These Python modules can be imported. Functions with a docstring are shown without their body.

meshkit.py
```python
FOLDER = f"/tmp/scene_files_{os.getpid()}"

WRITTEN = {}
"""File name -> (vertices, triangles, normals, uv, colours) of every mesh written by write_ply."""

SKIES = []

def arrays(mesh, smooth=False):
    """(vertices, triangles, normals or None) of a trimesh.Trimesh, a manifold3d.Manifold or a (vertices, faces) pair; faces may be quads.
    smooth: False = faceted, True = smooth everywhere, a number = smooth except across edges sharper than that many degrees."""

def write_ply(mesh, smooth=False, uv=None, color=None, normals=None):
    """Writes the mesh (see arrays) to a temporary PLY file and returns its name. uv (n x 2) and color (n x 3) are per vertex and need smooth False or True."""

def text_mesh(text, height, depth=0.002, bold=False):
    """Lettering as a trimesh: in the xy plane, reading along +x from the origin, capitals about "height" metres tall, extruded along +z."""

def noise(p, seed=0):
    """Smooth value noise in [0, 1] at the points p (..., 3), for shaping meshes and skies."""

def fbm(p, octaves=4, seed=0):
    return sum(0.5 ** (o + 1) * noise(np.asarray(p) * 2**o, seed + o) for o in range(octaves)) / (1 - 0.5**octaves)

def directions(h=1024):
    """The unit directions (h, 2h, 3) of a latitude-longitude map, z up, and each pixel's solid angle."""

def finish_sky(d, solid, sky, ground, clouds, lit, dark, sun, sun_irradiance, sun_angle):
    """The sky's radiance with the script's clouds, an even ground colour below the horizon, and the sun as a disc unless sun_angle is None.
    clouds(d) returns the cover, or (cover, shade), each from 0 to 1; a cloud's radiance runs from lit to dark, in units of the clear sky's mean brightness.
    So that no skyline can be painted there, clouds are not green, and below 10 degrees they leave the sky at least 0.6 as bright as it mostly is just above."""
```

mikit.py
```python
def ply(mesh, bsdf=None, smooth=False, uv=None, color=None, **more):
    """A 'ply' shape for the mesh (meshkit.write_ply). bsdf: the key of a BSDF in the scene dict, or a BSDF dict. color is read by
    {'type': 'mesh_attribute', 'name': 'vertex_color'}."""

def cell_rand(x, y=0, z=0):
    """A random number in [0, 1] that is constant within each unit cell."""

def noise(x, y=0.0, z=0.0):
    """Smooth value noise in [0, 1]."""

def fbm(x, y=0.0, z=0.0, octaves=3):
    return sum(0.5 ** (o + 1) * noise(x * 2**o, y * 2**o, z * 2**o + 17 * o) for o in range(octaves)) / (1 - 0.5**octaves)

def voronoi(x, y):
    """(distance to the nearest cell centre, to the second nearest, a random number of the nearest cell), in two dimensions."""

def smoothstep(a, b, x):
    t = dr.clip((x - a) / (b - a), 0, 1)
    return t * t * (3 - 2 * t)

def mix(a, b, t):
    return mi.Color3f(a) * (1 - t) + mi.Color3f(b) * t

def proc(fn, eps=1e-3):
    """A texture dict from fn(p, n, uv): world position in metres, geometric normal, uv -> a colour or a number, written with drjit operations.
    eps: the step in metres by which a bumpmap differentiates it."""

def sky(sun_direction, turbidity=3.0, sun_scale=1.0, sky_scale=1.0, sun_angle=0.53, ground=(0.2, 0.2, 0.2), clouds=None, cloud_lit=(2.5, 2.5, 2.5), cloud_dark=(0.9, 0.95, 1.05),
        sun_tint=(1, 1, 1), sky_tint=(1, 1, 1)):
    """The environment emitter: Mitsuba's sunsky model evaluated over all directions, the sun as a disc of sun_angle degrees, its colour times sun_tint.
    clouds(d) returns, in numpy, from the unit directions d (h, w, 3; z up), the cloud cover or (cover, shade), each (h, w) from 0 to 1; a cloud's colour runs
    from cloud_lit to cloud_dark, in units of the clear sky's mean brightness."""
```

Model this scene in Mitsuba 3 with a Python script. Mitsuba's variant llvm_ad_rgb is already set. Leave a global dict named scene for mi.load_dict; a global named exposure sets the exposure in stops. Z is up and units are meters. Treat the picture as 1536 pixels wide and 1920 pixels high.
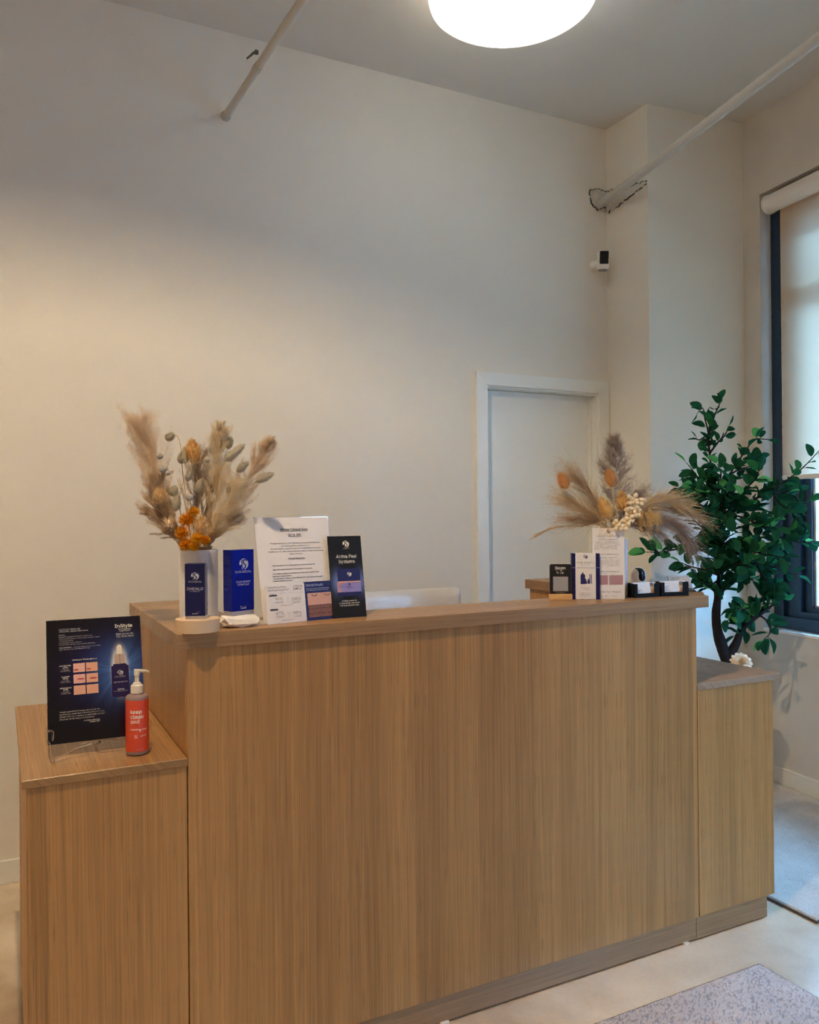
import math, random
import numpy as np, trimesh, drjit as dr, mitsuba as mi, mikit, meshkit
import manifold3d as m3
from shapely.geometry import Polygon, LineString, Point, box as sbox
from shapely.ops import unary_union
from mikit import noise, fbm, cell_rand, smoothstep, mix

T = mi.ScalarTransform4f
scene, labels = {}, {}
random.seed(7)
rng = np.random.default_rng(11)

# ------------------------------------------------------------------ camera, sky, light levels
YAW, PITCH, ROLL = 0.46595, 0.00258, -0.00874
EYE = np.array([-0.38296, -1.90410, 1.35833])
FWD = np.array([math.sin(YAW) * math.cos(PITCH), math.cos(YAW) * math.cos(PITCH), math.sin(PITCH)])
RT = np.array([math.cos(YAW), -math.sin(YAW), 0.0])
UP = np.cross(RT, FWD) * math.cos(ROLL) - RT * math.sin(ROLL)
scene['camera'] = {'type': 'perspective', 'fov': math.degrees(2 * math.atan(768 / 1530.32)), 'fov_axis': 'x', 'near_clip': 0.05, 'far_clip': 200.0,
                   'to_world': T().look_at(origin=EYE.tolist(), target=(EYE + FWD).tolist(), up=UP.tolist())}
exposure = 0.0
SKY_LIT = (40.0, 104.0, 188.0)     # even overcast, in units of the clear sky's mean
scene['sky'] = mikit.sky((0.4, -0.5, 0.75), turbidity=5, sun_scale=0.0, sky_scale=1.0, ground=(0.35, 0.35, 0.35),
                         clouds=lambda d: np.ones(d.shape[:2]), cloud_lit=SKY_LIT, cloud_dark=SKY_LIT)
LAMP_GLOW = (2.1, 2.05, 1.85)      # the disc lamp in view
RING_GLOW = (3.2, 2.8, 2.2)        # its bright side band
DRUM_GLOW = (6600.0, 4850.0, 2950.0)     # the shaded lamp over the left end of the desk


# ------------------------------------------------------------------ helpers
def C(r, g, b):
    x = np.array([r, g, b]) / 255.0
    return np.where(x < 0.04045, x / 12.92, ((x + 0.055) / 1.055) ** 2.4).tolist()


def mat(name, col, rough=0.6, metal=0.0, two=False, spec=0.5, **more):
    c = col if isinstance(col, dict) else {'type': 'rgb', 'value': list(col)}
    m = {'type': 'principled', 'base_color': c, 'roughness': rough, 'metallic': metal, 'specular': spec, **more}
    scene[name] = {'type': 'twosided', 'bsdf': m} if two else m
    return name


def add(key, mesh, bsdf, smooth=False, **kw):
    if isinstance(mesh, list):
        mesh = trimesh.util.concatenate(mesh)
    scene[key] = mikit.ply(mesh, bsdf, smooth, **kw)
    return key


def lab(key, label=None, cat=None, group=None, kind=None):
    labels[key] = {k: v for k, v in (('label', label), ('category', cat), ('group', group), ('kind', kind)) if v}


def nm(base, i):
    return base if i == 0 else f'{base}_{i:03d}'


def cbox(x0, x1, y0, y1, z0, z1, c=0.0015):
    """A box with chamfered edges."""
    P = []
    for sx, X in ((1, x0), (-1, x1)):
        for sy, Y in ((1, y0), (-1, y1)):
            for sz, Z in ((1, z0), (-1, z1)):
                P += [(X, Y + sy * c, Z + sz * c), (X + sx * c, Y, Z + sz * c), (X + sx * c, Y + sy * c, Z)]
    return trimesh.Trimesh(P).convex_hull


def box(x0, x1, y0, y1, z0, z1):
    m = trimesh.creation.box((x1 - x0, y1 - y0, z1 - z0))
    m.apply_translation(((x0 + x1) / 2, (y0 + y1) / 2, (z0 + z1) / 2))
    return m


def extr(poly, depth):
    polys = getattr(poly, 'geoms', [poly])
    return trimesh.util.concatenate([trimesh.creation.extrude_polygon(g, depth, engine='earcut') for g in polys if g.area > 0])


def bevel_extr(poly, h, c=0.002):
    """A plan polygon extruded upward with a small chamfer on its top edge."""
    inner = poly.buffer(-c, join_style=2)
    a = np.array(poly.exterior.coords)[:-1]
    b = np.array(inner.exterior.coords)[:-1]
    if len(a) != len(b):
        return extr(poly, h)
    k = int(np.argmin(np.linalg.norm(b - a[0], axis=1)))
    b = np.roll(b, -k, axis=0)
    if np.linalg.norm(b[1] - a[1]) > 10 * c:
        b = np.roll(b[::-1], 1, axis=0)
    n = len(a)
    v = np.vstack([np.c_[a, np.zeros(n)], np.c_[a, np.full(n, h - c)], np.c_[b, np.full(n, h)]])
    f = []
    for i in range(n):
        j = (i + 1) % n
        for o in (0, n):
            f += [[o + i, o + j, o + n + j], [o + i, o + n + j, o + n + i]]
    cap = trimesh.creation.triangulate_polygon(Polygon(b), engine='earcut')
    v2, f2 = cap
    base = len(v)
    v = np.vstack([v, np.c_[v2, np.full(len(v2), h)]])
    cap0v, cap0f = trimesh.creation.triangulate_polygon(Polygon(a), engine='earcut')
    base0 = len(v)
    v = np.vstack([v, np.c_[cap0v, np.zeros(len(cap0v))]])
    m = trimesh.Trimesh(v, np.vstack([f, np.array(f2) + base, np.array(cap0f)[:, ::-1] + base0]), process=False)
    m.merge_vertices()
    m.fix_normals()
    return m


def lathe(prof, n=48, at=(0, 0, 0)):
    m = trimesh.creation.revolve(np.array(prof, float), sections=n)
    m.apply_translation(at)
    return m


def tube(pts, r, sides=8, cap=True):
    p = np.asarray(pts, float)
    r = np.broadcast_to(np.asarray(r, float), (len(p),))
    t = np.gradient(p, axis=0)
    t /= np.linalg.norm(t, axis=1, keepdims=True) + 1e-12
    a = np.cross(t[0], [0.13, 0.31, 0.94] if abs(t[0][2]) < 0.9 else [1, 0.1, 0])
    A = []
    for k in range(len(p)):
        a = a - t[k] * (a @ t[k])
        a /= np.linalg.norm(a) + 1e-12
        A.append(a)
    A = np.array(A)
    B = np.cross(t, A)
    ang = np.arange(sides) * 2 * np.pi / sides
    v = p[:, None] + r[:, None, None] * (np.cos(ang)[None, :, None] * A[:, None] + np.sin(ang)[None, :, None] * B[:, None])
    v = v.reshape(-1, 3)
    f = []
    for i in range(len(p) - 1):
        for j in range(sides):
            q = [i * sides + j, i * sides + (j + 1) % sides, (i + 1) * sides + (j + 1) % sides, (i + 1) * sides + j]
            f += [[q[0], q[1], q[2]], [q[0], q[2], q[3]]]
    if cap:
        n0 = len(v)
        v = np.vstack([v, p[:1], p[-1:]])
        e = (len(p) - 1) * sides
        for j in range(sides):
            f += [[n0, (j + 1) % sides, j], [n0 + 1, e + j, e + (j + 1) % sides]]
    return trimesh.Trimesh(v, np.array(f), process=False)


def spline(pts, n):
    """Catmull-Rom through the points."""
    p = np.asarray(pts, float)
    p = np.vstack([2 * p[0] - p[1], p, 2 * p[-1] - p[-2]])
    out = []
    m = len(p) - 3
    for u in np.linspace(0, m - 1e-9, n):
        i = int(u)
        t = u - i
        a, b, c, d = p[i:i + 4]
        out.append(0.5 * ((2 * b) + (c - a) * t + (2 * a - 5 * b + 4 * c - d) * t * t + (3 * b - a - 3 * c + d) * t ** 3))
    return np.array(out)


def frame(o, deg=0.0, lean=0.0):
    """Local x to the right, y up (leaning back by lean degrees), z out of the face; deg turns the face about the vertical."""
    a, l = math.radians(deg), math.radians(lean)
    u = np.array([math.cos(a), math.sin(a), 0])
    bk = np.array([-math.sin(a), math.cos(a), 0])
    v = np.array([0, 0, math.cos(l)]) + bk * math.sin(l)
    M = np.eye(4)
    M[:3, 0], M[:3, 1], M[:3, 2], M[:3, 3] = u, v, np.cross(u, v), o
    return M


def put(mesh, M):
    m = mesh.copy()
    m.apply_transform(M)
    return m


def man(mesh):
    return m3.Manifold(m3.Mesh(np.asarray(mesh.vertices, np.float32), np.asarray(mesh.faces, np.uint32)))


def unman(m):
    k = m.to_mesh()
    return trimesh.Trimesh(np.array(k.vert_properties[:, :3]), np.array(k.tri_verts), process=False)


_TX = {}


def text(s, x, y, h, align='c', bold=False, shear=0.0, sx=1.0, z=0.00015, d=0.0002):
    k = (s, bold)
    if k not in _TX:
        _TX[k] = meshkit.text_mesh(s, 1.0, 1.0, bold)
    m = _TX[k].copy()
    v = m.vertices.copy()
    v[:, 0] -= v[:, 0].min()
    w = v[:, 0].max() * h * sx
    off = {'c': -w / 2, 'l': 0.0, 'r': -w}[align]
    m.vertices = np.c_[v[:, 0] * h * sx + off + x + shear * v[:, 1] * h, v[:, 1] * h + y, v[:, 2] * d + z]
    return m


def flat(poly, z=0.00015, d=0.0002):
    m = extr(poly, d)
    m.apply_translation((0, 0, z))
    return m


def rect(x0, y0, x1, y1, z=0.00015, d=0.0002):
    return box(x0, x1, y0, y1, z, z + d)


def emblem(x, y, r, z=0.0002, d=0.0002):
    """The round mark on the cosmetics: a disc cut by an S stroke, a stem and a dot at its left."""
    D = Point(0, 0).buffer(1.0, 40)
    S = LineString([(0.62, 0.62), (0.25, 0.80), (-0.12, 0.62), (-0.16, 0.28), (0.14, 0.02), (0.42, -0.24), (0.36, -0.62), (0.0, -0.86), (-0.45, -1.2)]).buffer(0.12, 10)
    slit = LineString([(-0.42, 1.2), (-0.42, 0.1), (-0.30, -0.4), (-0.10, -1.2)]).buffer(0.09)
    keep = D.difference(S).difference(slit)
    keep = keep.difference(sbox(-1.2, -1.2, -0.42, -0.15)).difference(sbox(-0.75, 0.42, -0.42, 0.52))
    from shapely import affinity
    p = affinity.translate(affinity.scale(keep, r, r, origin=(0, 0)), x, y)
    return flat(p, z, d)


def quad_uv(w, h, z=0.0):
    """A single-sided sheet with uv, lower left corner at the origin."""
    v = np.array([[0, 0, z], [w, 0, z], [w, h, z], [0, h, z]], float)
    return trimesh.Trimesh(v, [[0, 1, 2], [0, 2, 3]], process=False), np.array([[0, 0], [1, 0], [1, 1], [0, 1]], float)


# ------------------------------------------------------------------ materials
def wood_fn(axis, lo, hi, strip=0.098, seed=0.0):
    lo, hi = mi.Color3f(C(*lo)), mi.Color3f(C(*hi))

    def fn(p, n, uv):
        if axis == 'z':
            a, b = p.x + p.y * 0.93, p.z
        elif axis == 'x':
            a, b = p.y + p.z * 1.1, p.x
        else:
            a, b = p.x + p.z * 1.1, p.y
        a = a + 0.012 * (noise(b * 0.9, a * 2.2, seed) - 0.5)
        sid = dr.floor(a / strip + seed)
        tone = cell_rand(sid, 7, 3)
        wob = a + 0.006 * noise(b * 1.6, a * 9, sid)
        broad = fbm(wob * 46 + sid * 11, b * 0.8, seed)
        grain = noise(wob * 420, b * 3.0, sid)
        fine = noise(wob * 720, b * 9.0, sid + 3)
        pore = smoothstep(0.70, 0.95, noise(wob * 620, b * 15, 5)) * smoothstep(0.35, 0.6, broad)
        t = 0.20 + 0.26 * broad + 0.20 * grain + 0.20 * fine + 0.20 * (tone - 0.5)
        return (lo * (1 - t) + hi * t) * (1 - 0.22 * pore)
    return mikit.proc(fn)


OAK = ((110, 72, 37), (208, 154, 92))
mat('oak_upright', wood_fn('z', *OAK), 0.42, spec=0.4)
mat('oak_along', wood_fn('x', (98, 68, 41), (182, 141, 98), 0.3, 2.0), 0.34, spec=0.45)
mat('oak_across', wood_fn('y', (108, 76, 42), (186, 142, 92), 0.17, 4.0), 0.36, spec=0.45)
mat('oak_grey', wood_fn('y', (118, 94, 74), (186, 156, 130), 0.25, 6.0), 0.42, spec=0.4)


def paint(col, amp=0.03, scale=2.2):
    base = mi.Color3f(C(*col))

    def fn(p, n, uv):
        return base * (1 - amp + 2 * amp * fbm(p.x * scale + p.y * 0.7, p.y * scale, p.z * scale))
    return mikit.proc(fn)


mat('wall_paint', paint((228, 225, 216)), 0.75, spec=0.25)
mat('ceiling_paint', paint((206, 206, 203)), 0.85, spec=0.2)
mat('trim_paint', C(232, 234, 230), 0.42, spec=0.4)
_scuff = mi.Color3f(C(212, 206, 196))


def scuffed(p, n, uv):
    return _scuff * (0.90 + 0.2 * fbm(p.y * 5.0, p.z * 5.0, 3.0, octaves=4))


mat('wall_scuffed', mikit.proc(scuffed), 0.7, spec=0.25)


def concrete(p, n, uv):
    big = fbm(p.x * 1.7, p.y * 1.7, 1.0, octaves=4)
    veil = fbm(p.x * 5 + 2 * big, p.y * 5, 9.0, octaves=4)
    grit = noise(p.x * 160, p.y * 160)
    c = mix(C(182, 160, 134), C(244, 232, 212), 0.5 + 1.5 * (big - 0.5) + 0.9 * (veil - 0.5))
    return c * (0.96 + 0.06 * grit)


mat('concrete', mikit.proc(concrete), 0.22, spec=0.8)
mat('white_gloss', C(247, 247, 247), 0.18)
mat('white_satin', C(238, 236, 232), 0.42)
mat('paper', C(240, 236, 234), 0.5, two=True, spec=0.3)
mat('black_print', C(26, 22, 24), 0.3)
mat('ink', C(48, 46, 52), 0.6)
mat('ink_grey', C(128, 126, 132), 0.6)
mat('ink_white', C(236, 232, 228), 0.5)
mat('ink_silver', C(196, 198, 214), 0.35, 0.2)
mat('ink_navy', C(34, 34, 92), 0.5)
mat('navy_card', C(18, 20, 74), 0.22, spec=0.5)
mat('blue_foil', C(18, 32, 140), 0.26, 0.75)
mat('navy_dark', C(12, 12, 52), 0.25)
mat('silver_foil', C(205, 200, 206), 0.22, 0.85)
mat('black_plastic', C(18, 17, 18), 0.65, spec=0.2)
mat('black_matte', C(20, 20, 22), 0.6)
mat('black_glass', C(8, 9, 12), 0.06)
mat('dark_frame', C(24, 42, 58), 0.4)
mat('aluminium', C(234, 233, 230), 0.42, 0.3)
mat('steel', C(110, 108, 104), 0.35, 0.9)
mat('pipe_paint', C(186, 184, 178), 0.45)
mat('plaster', paint((206, 204, 198), 0.1, 30), 0.85, spec=0.2)
mat('plaster_gap', C(74, 71, 66), 0.9)
mat('plinth_beige', C(212, 184, 152), 0.55)
mat('pine', wood_fn('x', (196, 138, 74), (232, 184, 118), 0.05, 3.0), 0.45)
mat('coral_label', C(222, 78, 50), 0.35)
mat('cream_plastic', C(238, 232, 220), 0.35)
mat('skin_pink', C(222, 172, 166), 0.5)
mat('skin_tan', C(216, 164, 142), 0.5)
mat('skin_brown', C(138, 92, 72), 0.5)
mat('lip_red', C(176, 70, 74), 0.5)
mat('dusty_rose', C(176, 132, 132), 0.5)
scene['clear_acrylic'] = {'type': 'dielectric', 'int_ior': 1.49, 'ext_ior': 1.0}
scene['thin_acrylic'] = {'type': 'thindielectric', 'int_ior': 1.49}
scene['pane_glass'] = {'type': 'thindielectric', 'int_ior': 1.5}

# ------------------------------------------------------------------ the room
HC, YB = 3.388, 1.488
add('floor', box(-3.2, 3.9, -6.2, 2.2, -0.12, 0.0), 'concrete'); lab('floor', kind='structure')
add('ceiling', box(-3.2, 3.9, -6.2, 2.2, HC, HC + 0.15), 'ceiling_paint'); lab('ceiling', kind='structure')


def upright(poly, depth, M):
    """A wall drawn as a polygon in (along, height), given depth behind its face."""
    m = extr(poly, depth)
    v = m.vertices
    m.vertices = np.c_[v[:, 0], v[:, 1], -v[:, 2]]
    m.invert()
    return put(m, M)


DX0, DX1, DH = 1.747, 2.440, 1.985
back = sbox(-2.75, 0, 2.55, HC).difference(sbox(DX0, -1, DX1, DH))
add('wall_back', upright(back, 0.14, frame((0, YB, 0))), 'wall_paint'); lab('wall_back', kind='structure')
pil = Polygon([(2.507, 1.64), (2.507, 1.1765), (3.104, 1.116), (3.42, 1.116), (3.42, 1.64)])
add('wall_corner', extr(pil, HC), 'wall_paint'); lab('wall_corner', kind='structure')
RW = frame((3.104, 1.116, 0), math.degrees(math.atan2(-1, -0.12)))      # the window wall, running towards the camera
right = sbox(-0.1, 0, 7.4, HC).difference(sbox(0.117, 0.766, 1.95, 2.97)).difference(sbox(2.75, 0.766, 4.6, 2.97))
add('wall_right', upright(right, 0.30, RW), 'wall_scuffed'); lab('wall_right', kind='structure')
add('wall_left', box(-2.87, -2.75, -6.2, 1.6, 0, HC), 'wall_paint'); lab('wall_left', kind='structure')
front = sbox(-2.75, 0, 2.5, HC)
add('wall_front', upright(front, 0.2, frame((0, -6.0, 0))), 'wall_paint'); lab('wall_front', kind='structure')

# skirting
def skirting(s0, s1, M, h=0.088, t=0.012):
    m = cbox(s0, s1, 0, h, 0, t, 0.002)
    return put(m, M)


add('baseboard_back', skirting(-2.75, 1.685, frame((0, YB, 0))), 'trim_paint'); lab('baseboard_back', kind='structure')
add('baseboard_right', skirting(0.0, 7.1, RW), 'trim_paint'); lab('baseboard_right', kind='structure')

# the flush door in the back wall, with its mitred casing
add('door_1__panel', cbox(DX0 + 0.012, DX1 - 0.012, YB + 0.055, YB + 0.095, 0.006, DH - 0.012, 0.002), 'trim_paint')
cw = 0.062
F = frame((0, YB, 0))


def casing(poly):
    return put(extr(poly, 0.016), F)


add('door_1__casing', casing(Polygon([(DX0 - cw, 0), (DX0, 0), (DX0, DH), (DX0 - cw, DH + cw)])), 'trim_paint')
add('door_1__casing_001', casing(Polygon([(DX1, 0), (DX1 + cw, 0), (DX1 + cw, DH + cw), (DX1, DH)])), 'trim_paint')
add('door_1__casing_002', casing(Polygon([(DX0 + 0.001, DH + 0.0005), (DX1 - 0.001, DH + 0.0005), (DX1 + cw - 0.001, DH + cw), (DX0 - cw + 0.001, DH + cw)])), 'trim_paint')
jm = [box(DX0, DX0 + 0.010, YB, YB + 0.13, 0, DH), box(DX1 - 0.010, DX1, YB, YB + 0.13, 0, DH), box(DX0, DX1, YB, YB + 0.13, DH - 0.010, DH)]
add('door_1__jamb', jm, 'trim_paint')
add('door_1__stop', [box(DX1 - 0.024, DX1 - 0.010, YB + 0.035, YB + 0.054, 0, DH - 0.010), box(DX0 + 0.010, DX0 + 0.02, YB + 0.035, YB + 0.054, 0, DH - 0.010)], 'trim_paint')
lab('door_1', kind='structure')

# the window in the right wall
WD = -0.068                                  # frame plane behind the wall face (local z)
def ring(x0, y0, x1, y1, w, z0, z1, wb=None):
    p = sbox(x0, y0, x1, y1).difference(sbox(x0 + w, y0 + (wb or w), x1 - w, y1 - w))
    m = extr(p, z1 - z0)
    m.apply_translation((0, 0, z0))
    return put(m, RW)


def window(key, x0, x1):
    y0, y1 = 0.766, 2.97
    add(key + '__frame', ring(x0, y0, x1, y1, 0.062, WD - 0.10, WD), 'dark_frame')
    add(key + '__sash', ring(x0 + 0.062, y0 + 0.062, x1 - 0.062, y1 - 0.062, 0.090, WD - 0.09, WD - 0.022, 0.03), 'dark_frame')
    add(key + '__sash_001', ring(x0 + 0.152, y0 + 0.092, x1 - 0.152, y1 - 0.152, 0.050, WD - 0.085, WD - 0.044, 0.022), 'dark_frame')
    add(key + '__bead', ring(x0 + 0.202, y0 + 0.114, x1 - 0.202, y1 - 0.202, 0.012, WD - 0.08, WD - 0.058), 'trim_paint')
    add(key + '__rail', put(box(x0 + 0.20, x1 - 0.20, 2.42, 2.50, WD - 0.085, WD - 0.05), RW), 'dark_frame')
    g = trimesh.Trimesh([[x0 + 0.20, y0 + 0.1, WD - 0.07], [x1 - 0.20, y0 + 0.1, WD - 0.07], [x1 - 0.20, y1 - 0.20, WD - 0.07], [x0 + 0.20, y1 - 0.20, WD - 0.07]], [[0, 1, 2], [0, 2, 3]], process=False)
    add(key + '__pane', put(g, RW), 'pane_glass')
    lab(key, kind='structure')


window('window_1', 0.117, 1.95)
window('window_2', 2.75, 4.6)
add('window_1__sill', put(cbox(0.117, 1.95, 0.752, 0.7665, WD, 0.004, 0.002), RW), 'white_gloss')

# outdoors: pavement and the pale building across the street
mat('pavement', C(120, 120, 120), 0.8)
add('ground', box(-30, 40, -40, 30, -0.30, -0.16), 'pavement'); lab('ground', kind='structure')
mat('pale_render', C(80, 72, 88), 0.8)
fx = [box(15, 16, -25, 18, -0.16, 9.0)]
add('facade', fx, 'pale_render'); lab('facade', kind='structure')

# broken plaster round the pipe in the corner
def blob(pts, n, amp, sd):
    r = np.random.default_rng(sd)
    q = np.array(Polygon(pts).buffer(0.004, 8).exterior.coords)
    L = LineString(q)
    out = []
    for t in np.linspace(0, 1, n, endpoint=False):
        p = np.array(L.interpolate(t, normalized=True).coords[0])
        out.append(p + r.normal(0, amp, 2))
    return Polygon(out).buffer(0)


def crack(core, grow, sd):
    """The dark gap along most of a patch's outline: the outline as a line of uneven width, broken in places."""
    r = np.random.default_rng(sd)
    q = np.array(core.exterior.coords)
    out = []
    for i in range(len(q) - 1):
        if r.uniform() < 0.72:
            out.append(LineString(q[i:i + 2]).buffer(grow * r.uniform(0.5, 1.5), 2))
    return unary_union(out)


core1 = blob([(2.400, 3.002), (2.404, 3.045), (2.44, 3.060), (2.502, 3.052), (2.502, 2.978), (2.45, 2.960), (2.428, 2.968)], 34, 0.003, 3)
M = frame((0, YB, 0))
add('wall_back__plaster_patch', put(extr(core1, 0.006), M), 'plaster')
add('wall_back__crack', put(extr(crack(core1, 0.0015, 3).intersection(sbox(2, 2, 2.504, 4)), 0.0075), M), 'plaster_gap')
lump = trimesh.creation.icosphere(3)
lump.vertices = lump.vertices * [0.034, 0.016, 0.026] * (1 + 0.25 * (meshkit.fbm(lump.vertices * 3, 3, 2)[:, None] - 0.5)) + [2.447, YB - 0.002, 3.018]
add('wall_back__plaster_lump', lump, 'plaster', True)
# on the return: plane x = 2.507, seen from -x; local x runs towards the camera
M2 = frame((2.507, YB, 0), -90)
core2 = blob([(0.004, 3.054), (0.05, 3.043), (0.12, 3.033), (0.20, 3.016), (0.303, 3.007), (0.303, 2.992), (0.20, 2.979), (0.12, 2.959), (0.05, 2.943), (0.004, 2.953)], 64, 0.004, 5)
core2 = core2.intersection(sbox(0.002, 2, 0.306, 4))
add('wall_corner__plaster_patch', put(extr(core2, 0.005), M2), 'plaster')
add('wall_corner__crack', put(extr(crack(core2, 0.0017, 6).intersection(sbox(0.002, 2, 0.307, 4)), 0.0065), M2), 'plaster_gap')

# ------------------------------------------------------------------ pipes under the ceiling
P1 = [(0.476, YB + 0.01, 3.032), (0.497, 0.9, 3.031), (0.55, -0.6, 3.03), (0.72, -5.9, 3.03)]
add('sprinkler_pipe__tube', tube(P1, 0.0145, 14), 'pipe_paint', 40)
add('sprinkler_pipe__coupling', tube([(0.4895, 1.09, 3.031), (0.4912, 1.05, 3.031)], 0.0172, 14), 'pipe_paint', 40)
add('sprinkler_pipe__clip', [tube([(0.468, 1.00, 3.047), (0.462, 1.015, 3.054), (0.448, 1.055, 3.05)], [0.006, 0.0055, 0.0035], 6), box(0.462, 0.474, 0.993, 1.005, 3.044, 3.056)], 'steel')
add('sprinkler_pipe__flange', tube([(0.476, YB + 0.002, 3.032), (0.4763, YB - 0.008, 3.032)], 0.021, 14), 'pipe_paint', 40)
lab('sprinkler_pipe', 'thin white painted pipe running from the back wall to the left of the lamp', 'pipe')
P2 = [(2.452, YB + 0.005, 2.978), (2.40, 1.20, 2.979), (2.13, -0.10, 2.98), (0.98, -5.7, 2.98)]
add('sprinkler_pipe_001__tube', tube(P2, 0.021, 16), 'pipe_paint', 40)
lab('sprinkler_pipe_001', 'white pipe right of the lamp, entering the corner through broken plaster', 'pipe')

# ------------------------------------------------------------------ lamps
scene['lamp_diffuser'] = {'type': 'diffuse', 'reflectance': {'type': 'rgb', 'value': [0.8, 0.78, 0.74]}}


def glow(key, mesh, rad, bsdf='lamp_diffuser', smooth=True):
    add(key, mesh, bsdf, smooth)
    scene[key]['emitter'] = {'type': 'area', 'radiance': {'type': 'rgb', 'value': list(rad)}}


LX, LY = 1.333, 0.621
prof = [(0.0001, 3.236), (0.15, 3.238), (0.24, 3.243), (0.29, 3.251), (0.308, 3.262), (0.3125, 3.276)]
glow('ceiling_lamp__diffuser', lathe(prof, 72, (LX, LY, 0)), LAMP_GLOW)
glow('ceiling_lamp__side_band', lathe([(0.3125, 3.2762), (0.3125, 3.360)], 72, (LX, LY, 0)), RING_GLOW)
add('ceiling_lamp__base', lathe([(0.0001, 3.362), (0.300, 3.362), (0.300, HC), (0.0001, HC)], 64, (LX, LY, 0)), 'white_satin')
lab('ceiling_lamp', 'big round glowing white drum lamp on the ceiling above the counter', 'lamp')

# a drum lamp with an opaque shade above the left end of the desk: its shade cuts the warm light off across the wall
DLX, DLY, DLZ = -0.35, -0.75, 3.30
sh = [(0.200, 3.2165), (0.205, 3.2165), (0.205, HC - 0.001), (0.200, HC - 0.001), (0.200, 3.2165)]
add('drum_lamp__shade', lathe(sh, 64, (DLX, DLY, 0)), 'black_matte')
bulb = trimesh.creation.icosphere(3, 0.026)
bulb.apply_translation((DLX, DLY, DLZ))
glow('drum_lamp__bulb', bulb, DRUM_GLOW)
lab('drum_lamp', 'shaded round ceiling lamp outside the frame above the left cabinet', 'lamp')
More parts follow.
